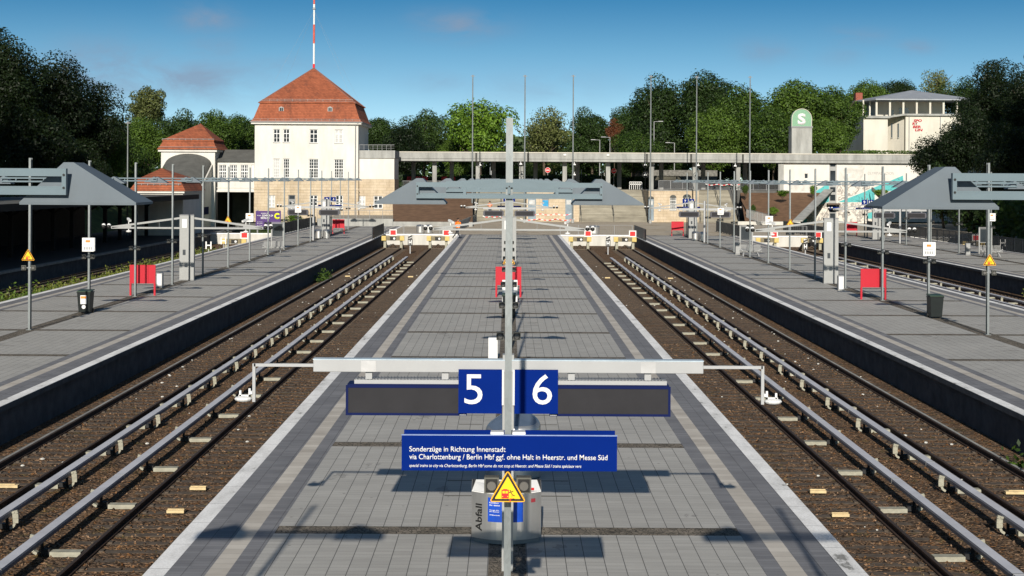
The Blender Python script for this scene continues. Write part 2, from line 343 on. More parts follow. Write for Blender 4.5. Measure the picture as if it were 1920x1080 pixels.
M = dict(pav=m_paving(), dark=m_dark(), tact=m_tact(), edge=m_edge(), sett=m_sett(), bal=m_ballast(), tile=m_tile(), stone=m_stone(), galv=m_galv(),
    plaster=m_plaster('white_plaster', (.66, .64, .60)), plaster2=m_plaster('cream_plaster', (.60, .57, .50), .12), conc=m_plaster('pale_concrete', (.36, .365, .35), .38), concd=m_plaster('grey_concrete', (.30, .30, .29), .4),
    endw=m_plaster('white_concrete', (.56, .55, .51), .25),
    mural=m_mural(), teal=m_teal(),
    wall=mat('dark_platform_wall', (.075, .078, .085), .9, 0, 2., .35, .3), canopy=mat('blue_grey_paint', (.105, .128, .148), .55, .0, 2.5, .14, 0, .3, True), frame=mat('blue_grey_frame_paint', (.12, .165, .19), .5, 0, 2., .08),
    rail=mat('rusty_rail', (.050, .032, .024), .85, 0, 6., .35, .2), railtop=mat('worn_rail_head', (.04, .031, .027), .75, 0, 4., .25), sleeper=mat('oily_wooden_sleeper', (.085, .066, .050), .95, 0, 7., .4, .5),
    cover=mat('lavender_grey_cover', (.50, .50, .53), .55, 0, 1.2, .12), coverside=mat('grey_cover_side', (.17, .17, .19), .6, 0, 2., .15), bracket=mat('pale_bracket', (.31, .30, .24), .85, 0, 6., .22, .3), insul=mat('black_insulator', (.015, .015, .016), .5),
    blue=mat('station_blue', (.0008, .015, .150), .6, 0, 1., .06, 0, .03), bluedk=mat('dark_blue_case', (.002, .008, .060), .5, 0, 1., .1, 0, .1), white=mat('white_paint', (.68, .68, .67), .45, 0, 3., .04), screen=mat('dark_display_glass', (.025, .0245, .028), .5, 0, 2., .12, 0, .12),
    alu=mat('light_aluminium', (.35, .355, .36), .5, .0, 1.5, .05), alud=mat('grey_enamel', (.30, .305, .30), .5, 0, 1.5, .07), yellow=mat('warning_yellow', (.85, .52, .01), .45, 0, 3., .05), orange=mat('orange_yellow_border', (.9, .40, .01), .45, 0, 3., .05), black=mat('black_paint', (.012, .012, .012), .5, 0, 3., .2),
    red=mat('signal_red', (.43, .006, .020), .5, 0, 1., .07), redbr=mat('bright_red', (.70, .02, .02), .5, 0, 2., .05), steel=mat('brushed_steel', (.60, .59, .57), .33, .85, 1.2, .18, 0, .5, True), bin=mat('dark_green_plastic', (.010, .014, .014), .45, 0, 2., .2), binlid=mat('green_plastic_lid', (.03, .055, .035), .45, 0, 2., .2),
    yel2=mat('pale_yellow_pad', (.55, .42, .15), .7, 0, 5., .2), wood=mat('weathered_plank', (.55, .43, .24), .85, 0, 8., .18, .3), earth=mat('bare_brown_earth', (.155, .088, .05), .97, 0, 1.1, .3, .6), glass=mat('dark_window_glass', (.03, .038, .045), .08, 0, .6, .4, 0, .8), glassl=mat('curtained_window_glass', (.42, .42, .41), .3, 0, 1.2, .3, 0, .6),
    bars=mat('dark_railing_paint', (.035, .042, .05), .5, 0, 2., .2), step=m_steps(), roofgrey=mat('grey_roof_felt', (.10, .10, .092), .9, 0, .8, .2), roofblue=mat('pale_zinc_roof', (.30, .32, .35), .6, .2, .8, .1), bark=mat('bark', (.085, .065, .045), .95, 0, 5., .3, .5), blacktar=mat('dark_timber', (.016, .014, .013), .85, 0, 2., .3),
    asphalt=mat('asphalt', (.055, .055, .055), .9, 0, .6, .2), grass=mat('grass_ground', (.055, .085, .025), .95, 0, .9, .35, .4), skin=mat('skin', (.45, .26, .18), .6), hiviz=mat('hi_vis_orange', (.95, .20, .02), .6, 0, 4., .08), cloth=mat('dark_work_trousers', (.03, .035, .045), .85), grey=mat('mid_grey_paint', (.22, .225, .23), .55, 0, 2., .08),
    purple=mat('purple_poster', (.06, .022, .14), .5), lime=mat('lime_yellow', (.75, .80, .02), .5), green=mat('station_green', (.18, .34, .22), .5, 0, 1., .05), brick=mat('red_chimney_brick', (.25, .075, .05), .9, 0, 4., .25), lampglass=mat('milky_lamp_glass', (.62, .62, .58), .3, 0, 2., .04), cyan=mat('blue_window_film', (.02, .25, .48), .4),
    leafshade=m_leaf('shade_darkened_foliage', (.002, .006, .002), (.013, .025, .007)), leafd=m_leaf('dark_foliage', (.007, .017, .005), (.042, .078, .016)), leafm=m_leaf('mid_foliage', (.014, .034, .006), (.088, .150, .020)), leafb=m_leaf('bright_foliage', (.035, .08, .008), (.16, .27, .028)),  # darkest foliage has shade put into its colour, for trees at the sides
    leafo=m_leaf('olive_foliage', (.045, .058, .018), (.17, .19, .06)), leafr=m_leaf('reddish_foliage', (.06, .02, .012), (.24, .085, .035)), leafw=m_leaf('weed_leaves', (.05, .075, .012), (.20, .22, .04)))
random.seed(7)
# ---------------------------------------------------------------- ground, trackbed, concourse
EP = 157.0
def struct(name, mb, m):
    o = mb.build(name, m); o['kind'] = 'structure'; return o
struct('ground', MB().quad((-1500, -300, -1.6), (1500, -300, -1.6), (1500, 3000, -1.6), (-1500, 3000, -1.6)), M['grass'])
struct('trackbed', MB().quad((-31.4, -30, -1.12), (49, -30, -1.12), (49, EP, -1.12), (-31.4, EP, -1.12)), M['bal'])
def m_conc():
    s = Nd('concourse_paving'); x, y, z = s.sep()
    ly = s.math('LESS_THAN', s.math('PINGPONG', y, 1.2), .05)
    v = s.math('ADD', s.math('MULTIPLY', s.noise(.25, 6, .65, s.map((1, 2.5, 1))), .7), s.math('MULTIPLY', s.noise(2., 4), .3))
    col = s.ramp(v, [(.35, (.27, .21, .14)), (.5, (.41, .35, .265)), (.65, (.48, .43, .36))])
    return s.fin(s.mix(s.math('MULTIPLY', ly, .5), col, (.12, .1, .08)), .9)
m_con = m_conc()
struct('concourse', MB().box(-23.8, 75, EP + .3, 207, -1.5, -.02), m_con)
def m_street():
    return mat('street_asphalt', (.10, .10, .095), .95, 0, .5, .3)
struct('street', MB().prism([(-150, 216, -1.4), (38.5, 216, -1.4), (38.5, 217.6, -1.4), (200, 217.6, -1.4), (200, 300, -1.4), (-150, 300, -1.4)], (0, 0, 5.8)), m_street())
struct('hill', MB().box(-700, 700, 300, 2500, -1.4, 5.0), M['grass'])
mb = MB()   # grassy embankments either side of the cutting
for sgn in (-1, 1):
    x0, x1, x2, xa, xb = (-47, -58, -150, -47, -58) if sgn < 0 else (51, 60, 200, 62, 80)
    mb.quad((x0, -60, -1.3), (x0, 150, -1.3), (x1, 150, 4.4), (x1, -60, 4.4)); mb.quad((x0, 150, -1.3), (xa, 216, -1.3), (xb, 216, 4.4), (x1, 150, 4.4)); mb.quad((x1, -60, 4.4), (x1, 150, 4.4), (x2, 150, 7), (x2, -60, 7)); mb.quad((x1, 150, 4.4), (xb, 216, 4.4), (x2, 216, 7), (x2, 150, 7))
struct('embankment', mb, M['grass'])
struct('raised_garden', MB().box(48, 150, 227, 298, 4.3, 9.2), M['grass'])

# ---------------------------------------------------------------- platforms
def platform(cx, hw, y0, y1, label, name='station_platform', double=True):
    r = thing(name, label, 'platform', (cx, 0, 0), 'station platforms')
    b = MB().box(cx - hw + .22, cx + hw - .22, y0, y1, -1.5, -.16); b.build('platform_wall', M['wall'], r)
    MB().box(cx - hw, cx + hw, y0, y1, -.16, -.012).build('coping_slab', M['wall'], r)
    w = [('edge_coping', M['edge'], .0, .32), ('dark_paving', M['dark'], .32, .92), ('guide_strip', M['tact'], .92, 1.23), ('dark_paving', M['dark'], 1.23, 1.53)]
    for sg in (-1, 1):
        for nm, mm, a, c in w:
            MB().box(cx + sg * (hw - a), cx + sg * (hw - c), y0, y1, -.012, .0).build(nm, mm, r)
    # paving fields between the granite bands, and the bands
    y = 16.95 - 8.07 * 3
    inner = hw - 1.53
    bands = MB(); pv = MB(); yy = []
    while y < y1:
        if y > y0: yy.append(y)
        y += 8.07
    last = y0
    for b_ in yy + [y1]:
        e = b_ - .27 if b_ != y1 else y1
        pv.quad((cx - inner, last, 0), (cx - .29, last, 0), (cx - .29, e, 0), (cx - inner, e, 0)); pv.quad((cx + .29, last, 0), (cx + inner, last, 0), (cx + inner, e, 0), (cx + .29, e, 0))
        if b_ != y1:
            bands.quad((cx - inner, b_ - .27, -.004), (cx + inner, b_ - .27, -.004), (cx + inner, b_ + .27, -.004), (cx - inner, b_ + .27, -.004)); last = b_ + .27
    pv.build('paving', M['pav'], r)
    bands.quad((cx - .29, y0, -.008), (cx + .29, y0, -.008), (cx + .29, y1, -.008), (cx - .29, y1, -.008))
    bands.build('granite_band', M['sett'], r)
    return r
platform(0, 5.4, -30, EP + .3, 'middle grey paved platform running straight away from the camera under the 5 and 6 signs')
platform(-18.4, 5.4, -30, 183, 'left grey paved platform with the green wheelie bin and purple poster behind it')
platform(18.4, 5.4, -30, EP + .3, 'grey paved platform right of the middle one with the black wheelie bin')
platform(36.8, 5.4, -30, EP + .3, 'far right grey paved platform under the 9 and 10 signs')
# old platform at the far left with its dark timber canopy
r = thing('old_station_platform', 'shaded old platform edge at far left below the long dark canopy', 'platform', (-37, 0, 0))
MB().box(-43, -31.4, -30, 178, -1.5, -.15).build('platform_wall', M['wall'], r)
MB().box(-43, -31.2, -30, 178, -.15, .0).build('coping_slab', M['concd'], r)
MB().box(-43, -31.6, -30, 178, .0, .012).build('paving', M['asphalt'], r)
r = thing('platform_canopy', 'long dark flat canopy with timber columns along the far left platform', 'canopy', (-37, 0, 0))
MB().box(-42.6, -31.3, 20, 150, 3.95, 4.12).build('roof_deck', M['roofgrey'], r)
MB().box(-31.3, -31.15, 20, 150, 3.7, 4.16).build('fascia', M['blacktar'], r)
MB().box(-43.0, -42.6, 20, 150, 0, 4.1).build('back_wall', M['blacktar'], r)
for i in range(26):
    y = 22 + i * 5.05
    MB().box(-36.2, -35.9, y, y + .3, 0.01, 3.95).bar((-36, y + .15, 3.0), (-34.6, y + .15, 3.9), .16, .16).bar((-36, y + .15, 3.0), (-37.4, y + .15, 3.9), .16, .16).build('column', M['blacktar'], r)
k = thing('notice_board', 'pale notice board deep in the shade under the dark left canopy', 'notice board', (-41.4, 110, 1.2))
MB().box(-42.3, -40.6, 110, 110.1, .012, .1).box(-42.2, -42.1, 110, 110.1, .1, 1.1).box(-40.8, -40.7, 110, 110.1, .1, 1.1).build('frame', M['grey'], k); MB().box(-42.2, -40.7, 110, 110.08, 1.1, 2.6).build('panel', M['wood'], k)

# end walls closing the pits in front of the concourse
for x0, x1, wh in ((-13, -5.4, 'between platforms 4 and 5'), (5.4, 13, 'between platforms 6 and 7'), (23.8, 31.4, 'between platforms 8 and 9'), (-31.4, -23.8, 'left of platform 3'), (42.2, 49, 'right of platform 10')):
    r = thing('end_wall', 'white concrete wall closing the track pit %s' % wh, 'wall', (x0, EP, 0), 'white end walls of the track pits')
    MB().box(x0, x1, EP, EP + .3, -1.5, -.1).build('wall', M['endw'], r); MB().box(x0, x1, EP - .06, EP + .36, -.1, .03).build('coping', M['edge'], r)

# ---------------------------------------------------------------- tracks
def rail_mesh(x, y0, y1):
    z0 = -1.11
    return MB().box(x - .07, x + .07, y0, y1, z0, z0 + .03).box(x - .012, x + .012, y0, y1, z0 + .03, z0 + .11).box(x - .036, x + .036, y0, y1, z0 + .11, z0 + .152)
slp = None
def track(cx, where, y0=14, y1=147.5):
    global slp
    r = thing('railway_track', 'rusty railway track %s' % where, 'track', (cx, 0, 0), 'railway tracks')
    for sg in (-1, 1):
        o = rail_mesh(cx + sg * .752, y0, y1).build('rail', M['rail'], r)
        MB().box(cx + sg * .752 - .018, cx + sg * .752 + .018, y0, y1, -.957, -.955).build('rail_head', M['railtop'], o)
    if slp is None:
        slp = MB().box(-1.3, 1.3, -.12, .12, -.1, .03).box(-.95, -.86, -.08, .08, .03, .06).box(-.64, -.56, -.08, .08, .03, .06).box(.56, .64, -.08, .08, .03, .06).box(.86, .95, -.08, .08, .03, .06)
        slp.v = [(x, y, z) for x, y, z in slp.v]
    y = y0 + .3; i = 0; rest = MB()
    first = None
    while y < y1:
        if i < 100:
            if first is None:
                first = slp.build('sleeper', M['sleeper']); first.parent = r; o = first
            else:
                o = first.copy(); COL.objects.link(o); o.parent = r
            o.location = (random.uniform(-.02, .02), y, -1.143 + random.uniform(-.006, .006)); o.rotation_euler = (0, random.uniform(-.004, .004), random.uniform(-.012, .012))
        else: rest.box(cx - 1.3, cx + 1.3, y - .12, y + .12, -1.2, -1.105)
        y += .65; i += 1
    if rest.v: tag(rest.build('sleepers', M['sleeper'], r), kind='stuff')
track(-6.97, 'hugging the left edge of the middle platform', 14); track(-11.4, 'along the dark wall of platform 4', 22)
track(6.97, 'hugging the right edge of the middle platform', 14); track(11.4, 'along the dark wall of platform 7', 22)
track(25.37, 'behind platform 8 on the right', 50); track(29.8, 'along the dark wall of platform 9', 60)
track(-25.37, 'overgrown with weeds behind platform 3', 50); track(-29.8, 'in the shade below the far left platform', 60); track(43.8, 'beyond the far right platform', 100, 150)

def third_rail(ax, toward, where, y0, y1, ph, tall=True, mats=None):
    """conductor rail with its cover at ax, brackets reaching toward (+1/-1) the track"""
    r = thing('conductor_rail', 'grey covered conductor rail %s' % where, 'rail', (ax, 0, -1.1), 'covered conductor rails')
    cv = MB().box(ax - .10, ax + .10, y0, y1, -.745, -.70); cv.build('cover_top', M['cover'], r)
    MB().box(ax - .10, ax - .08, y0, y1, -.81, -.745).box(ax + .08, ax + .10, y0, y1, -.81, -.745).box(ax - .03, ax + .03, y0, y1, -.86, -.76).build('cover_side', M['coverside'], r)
    y = y0 + 1.4 + ph; first = None; i = 0
    s = -toward
    while y < y1 - .3 and i < 98:
        if first is None:
            # curved arm on the open side
            pts = []
            pts = [(s * .15, -.73), (s * .168, -.79), (s * .175, -.88), (s * .172, -.97), (s * .145, -1.03), (s * .08, -1.07)]
            b = MB()
            for (xa, za), (xb, zb) in zip(pts, pts[1:]): b.bar((xa, 0, za), (xb, 0, zb), .12, .05)
            b.bar((s * .09, 0, -.76), (s * .16, 0, -.76), .09, .03)
            arm = b.build('bracket', M['bracket']); arm.parent = r
            ins = MB().tube((toward * .0, 0, -1.1), (0, 0, -.86), .035, .03).box(toward * .0, toward * .16, -.06, .06, -1.08, -.98).build('insulator', M['insul']); ins.parent = arm
            pl = MB().box(toward * .17, toward * .74, -.11, .11, -1.11, -1.02).build('support_plank', M['bracket']); pl.parent = arm; fixn(pl); fixn(ins)
            first = (arm, ins, pl); a0 = arm
        else:
            a0 = first[0].copy(); COL.objects.link(a0); a0.parent = r
            for q in first[1:]:
                c = q.copy(); COL.objects.link(c); c.parent = a0
        a0.location = (0, y, 1.1); a0.rotation_euler.z = random.uniform(-.03, .03)
        y += 4.0; i += 1
    # cover joints
    jb = MB(); y = y0 + 2.9
    while y < y1: jb.box(ax - .104, ax + .104, y - .03, y + .03, -.80, -.696); y += 8.0
    jb.build('joint_strap', M['alud'], r)
    return r
third_rail(-8.6, 1, 'left of the middle platform, nearer to it', 14.2, 126, 0)
third_rail(-9.92, -1, 'left of the middle platform, nearer to platform 4', 16.2, 127, .0)
third_rail(8.6, -1, 'right of the middle platform, nearer to it', 14.2, 126, 0)
third_rail(9.92, 1, 'right of the middle platform, nearer to platform 7', 16.2, 127, 0)
third_rail(27.0, -1, 'behind platform 8, nearer to it', 55, 130, 0)
third_rail(28.3, 1, 'behind platform 8, nearer to platform 9', 55, 130, .8)
# weathered barrier rail and cable kerbs
r = thing('low_timber_rail', 'low weathered rail on short posts among the weeds at far left', 'rail', (-28, 60, -1.1))
MB().box(-28.1, -27.95, 55, 140, -.62, -.5).build('rail', M['sleeper'], r)
for i in range(21): MB().box(-28.1, -27.98, 56 + i * 4, 56.12 + i * 4, -1.12, -.62).build('post', M['bracket'], r)
for x, w in ((12.35, 'platform 7'), (-12.35, 'platform 4')):
    tag(MB().box(x - .05, x + .05, 20, EP - .1, -1.13, -1.03).build('cable_kerb', M['conc'] if x > 0 else M['concd']), 'thin concrete cable kerb at the foot of the dark wall of %s' % w, 'kerb', 'cable kerbs')
# loose planks between the rails
for (px, py, w) in ((330, 958, 'nearest pale plank between the rails left of the middle platform'), (372, 915, 'pale plank behind the nearest one on the left inner track'), (1575, 965, 'nearest pale plank between the rails right of the middle platform'),
                    (1533, 921, 'pale plank behind the nearest one on the right inner track'), (1905, 923, 'pale plank at the right picture edge on the outer track'), (14, 911, 'pale plank at the left picture edge on the outer track'), (652, 518, 'pale plank far along the left outer track'), (770, 519, 'yellowish plank far along the left inner track'), (1139, 521, 'yellowish plank far along the right inner track'), (1257, 522, 'pale plank far along the right outer track')):
    z = -1.05; b = (py - HY) - ROLL * (px - CX); Y = (CH - z) * F / b; p = P(px, py, Y)
    s = MB().cb((p.x, Y, -1.05), (.36 if 'edge' not in w else .5, .16, .06)).box(p.x - .17, p.x + .17, Y - .02, Y + .02, -1.02, -1.0).build('loose_plank', M['wood'])
    tag(s, w, 'plank', 'loose planks on the tracks')
mb = MB()
for i in range(240):      # scraps of paper and pale stones
    sx = random.choice((-1, 1)); x = sx * random.choice([random.uniform(5.7, 8.2), random.uniform(9, 12.2), random.uniform(10.5, 12.2), random.uniform(10.5, 12.6)]); y = random.uniform(21, 120); q = random.uniform(.02, .06)
    i0 = len(mb.v); mb.ball((x, y, -1.09), q, 5, 3, .5)
tag(mb.build('litter', mat('pale_litter', (.55, .54, .5), .8)), 'pale scraps and stones strewn over the ballast', 'litter', kind='stuff')
# real ballast stones on the near stretch
mb = MB(); rr = random.Random(3)
for i in range(15000):
    sx = rr.choice((-1, 1)); y = 19 + 45 * rr.random() ** 1.7; x = sx * rr.uniform(5.5, 12.3); q = rr.uniform(.022, .05)
    a, b, c = rr.uniform(.6, 1.3), rr.uniform(.6, 1.3), rr.uniform(.5, 1.0); t = rr.random() * 6.28; z = -1.12 + q * .25
    v = [(1, 0, 0), (0, 1, 0), (-1, 0, 0), (0, -1, 0), (0, 0, 1)]
    i0 = len(mb.v)
    for (vx, vy, vz) in v:
        jx = vx * a + rr.uniform(-.2, .2); jy = vy * b + rr.uniform(-.2, .2)
        mb.v.append((x + q * (jx * math.cos(t) - jy * math.sin(t)), y + q * (jx * math.sin(t) + jy * math.cos(t)), z + q * (vz * c)))
    mb.f += [(i0, i0 + 1, i0 + 4), (i0 + 1, i0 + 2, i0 + 4), (i0 + 2, i0 + 3, i0 + 4), (i0 + 3, i0, i0 + 4)]
tag(mb.build('ballast_stones', M['bal']), 'loose brown ballast stones between and beside the rails', 'ballast', kind='stuff')

# ---------------------------------------------------------------- canopy masts
def hat(cx, s, zb, par, dy=.12):
    """small pyramid roof; s = direction away from the post"""
    w, dp, h = .82, .5, .30; xc = cx; ax = cx - s * .10
    y0 = dy; y1 = dy + dp
    b = MB()
    b.prism([(xc - w / 2, y0, zb), (xc + w / 2, y0, zb), (xc + w / 2, y1, zb), (xc - w / 2, y1, zb)], (0, 0, .018))
    z = zb + .018
    A, B_, C_, D = (xc - w / 2, y0, z), (xc + w / 2, y0, z), (xc + w / 2, y1, z), (xc - w / 2, y1, z)
    t0, t1 = (ax - .035, y0 + .12, zb + h), (ax + .035, y0 + .12, zb + h); t2, t3 = (ax + .035, y1 - .12, zb + h), (ax - .035, y1 - .12, zb + h)
    b.quad(A, B_, t1, t0).quad(B_, C_, t2, t1).quad(C_, D, t3, t2).quad(D, A, t0, t3).quad(t0, t1, t2, t3)
    return b.build('canopy_hat', M['canopy'], par)
def mast(name, label, zb=5.60, top=6.6, spk=True, detail=True):
    r = thing(name, label, 'mast', (0, 0, 0), 'canopy masts on the platforms')
    b = MB().box(-.04, .04, -.01, .012, 0, top).box(-.04, .04, .16, .18, 0, top).box(-.008, .008, .012, .16, 0, top)
    b.build('post', M['galv'], r); MB().box(-.1, .1, -.07, .24, 0, .02).build('foot_plate', M['galv'], r)
    z0, z1 = zb + .07, zb + .255; hl = 1.07
    f = MB()
    f.box(-hl, hl, -.06, -.02, z1 - .055, z1); f.box(-hl, hl, -.06, -.02, z0, z0 + .045)
    for x in (-hl, hl): f.box(x - .03 if x > 0 else x, x if x > 0 else x + .03, -.06, -.02, z0 + .045, z1 - .055)
    for x in (-.53, .53, -.02): f.box(x, x + .035, -.058, -.022, z0 + .045, z1 - .055)
    f.box(-hl + .03, hl - .03, .02, .04, z0 + .03, z0 + .06).box(-.9, .9, .03, .05, z1 - .04, z1 - .01)
    fr = f.build('cross_frame', M['frame'], r)
    bb = MB()
    for x in (-1.055, 1.055, 0.0):
        for z in (z0 + .05, z1 - .045): bb.tube((x, -.066, z), (x, -.058, z), .009, n=6)
    bb.build('bolt', M['black'], fr)
    for s in (-1, 1):
        h = hat(s * 1.14, s, zb, r, -.015)
        MB().bar((s * .80, -.02, z0 + .02), (s * 1.0, .2, z0 + .02), .03, .03).build('hat_bracket', M['frame'], h)
        if spk:
            q = MB().box(s * .10, s * .27, -.12, .02, 2.30, 2.48).build('loudspeaker', mat('dull_speaker_housing', (.10, .10, .085), .6, 0, 6., .2), r); fixn(q)
            MB().box(s * .118, s * .252, -.135, -.121, 2.318, 2.462).build('speaker_recess', M['black'], q)
            MB().tube((s * .185, -.145, 2.385), (s * .185, -.136, 2.385), .05, .055, 12).build('speaker_cone', mat('speaker_grey', (.12, .115, .105), .6), q)
            MB().box(s * .04, s * .10, -.02, .02, 2.37, 2.41).build('speaker_arm', M['grey'], q)
    return r
Y0 = 17.2; DY = 8.1
proto = mast('canopy_mast', 'nearest tall galvanised mast in the picture centre, bearing the long blue sign')
proto.location = (0.0, Y0, 0)
def spot(row, k): return (ROWS[row][0], Y0 + DY * k - (0.4 if row != 'b' else 0), 0)
for row, ks in (('b', range(1, 18)), ('a', range(5, 20)), ('c', range(5, 18)), ('d', range(11, 19))):
    for i, k in enumerate(ks):
        n = i + (1 if row == 'b' else 0)
        dup(proto, spot(row, k), 'canopy mast with two pyramid hats, %s from the camera on %s' % (ORD[n], ROWS[row][1]))
for s, w in ((-1, 'left'), (1, 'right')):
    m_ = dup(proto, (s * 4.17, 10.5, .1), 'closest canopy mast, its large hat at the %s edge of the picture' % w)
    for c in list(m_.children):
        if c.name.startswith('loudspeaker'):
            for g in list(c.children): bpy.data.objects.remove(g)
            bpy.data.objects.remove(c)
# ---------------------------------------------------------------- warning triangles
def tri(x, y, z, s, label):
    r = thing('warning_sign', label, 'sign', (x, y, z), 'yellow warning triangles')
    def rt(k, yy, th, m, nm):
        q = s * k; h = q * .866; pts = []
        zc = z + s * .289
        base = [(-q / 2, -h / 3), (q / 2, -h / 3), (0, h * 2 / 3)]
        out = []
        rad = .045 * s / .41 * (1 if k > .9 else .3)
        for i in range(3):
            a = Vector(base[i]); n1 = (Vector(base[i - 1]) - a).normalized(); n2 = (Vector(base[(i + 1) % 3]) - a).normalized()
            for t in (0, .25, .5, .75, 1):
                p1 = a + n1 * rad; p2 = a + n2 * rad; out.append(p1.lerp(a, .0) * (1 - t) ** 2 + a * 2 * t * (1 - t) + p2 * t * t)
        MB().prism([(x + p.x, yy, zc + p.y) for p in out], (0, th, 0)).build(nm, m, r)
    rt(1.0, y, .012, M['orange'], 'border'); rt(.90, y - .003, .003, M['black'], 'black_border'); rt(.70, y - .006, .003, M['yellow'], 'yellow_field')
    e = s / .41; yf = y - .009; zc = z + s * .20
    # little red train and falling person
    g = MB(); g.box(x - .068 * e, x + .012 * e, yf, yf + .003, zc - .04 * e, zc + .055 * e)
    g.box(x - .05 * e, x - .005 * e, yf, yf + .003, zc + .055 * e, zc + .062 * e); g.box(x + .022 * e, x + .032 * e, yf, yf + .003, zc - .075 * e, zc - .048 * e); g.box(x + .022 * e, x + .06 * e, yf, yf + .003, zc - .048 * e, zc - .042 * e)
    t = g.build('train_symbol', M['redbr'], r)
    MB().box(x - .058 * e, x - .031 * e, yf - .002, yf, zc + .015 * e, zc + .042 * e).box(x - .025 * e, x + .002 * e, yf - .002, yf, zc + .015 * e, zc + .042 * e).tube((x - .056 * e, yf - .002, zc - .02 * e), (x - .056 * e, yf, zc - .02 * e), .006 * e, n=8).tube((x, yf - .002, zc - .02 * e), (x, yf, zc - .02 * e), .006 * e, n=8).build('train_windows', M['yellow'], t)
    k = MB(); k.bar((x - .05 * e, yf, zc - .04 * e), (x - .062 * e, yf, zc - .07 * e), .003, .004 * e).bar((x - .005 * e, yf, zc - .04 * e), (x + .006 * e, yf, zc - .07 * e), .003, .004 * e).bar((x - .062 * e, yf, zc - .066 * e), (x + .006 * e, yf, zc - .066 * e), .003, .003 * e)
    k.tube((x + .028 * e, yf, zc + .045 * e), (x + .028 * e, yf + .003, zc + .045 * e), .007 * e, n=8)
    for a, b_ in (((.03, .036), (.05, .0)), ((.05, .0), (.045, -.03)), ((.05, .0), (.078, -.012)), ((.036, .03), (.062, .04)), ((.03, .03), (.012, .02)), ((.05, -.045), (.075, -.045))): k.bar((x + a[0] * e, yf, zc + a[1] * e), (x + b_[0] * e, yf, zc + b_[1] * e), .003, .008 * e)
    k.build('person_symbol', M['black'], r)
    return r
tri(.0, Y0 - .32, 2.245, .42, 'yellow triangle warning of trains on the nearest mast below the long blue sign')
tri(-18.42, spot('a', 5)[1] - .1, 2.67, .52, 'yellow warning triangle on the nearest mast of the left platform')
tri(18.42, spot('c', 5)[1] - .1, 2.67, .52, 'yellow warning triangle on the nearest mast of the right platform')
tri(-18.4, spot('a', 10)[1] - .1, 2.9, .55, 'small yellow warning triangle far along the left platform above the track signs')
tri(18.4, spot('c', 10)[1] - .1, 2.9, .55, 'small yellow warning triangle far along the right platform')
tri(0, spot('b', 5)[1] - .1, 2.6, .5, 'yellow warning triangle glimpsed behind the nearest mast above the red board')

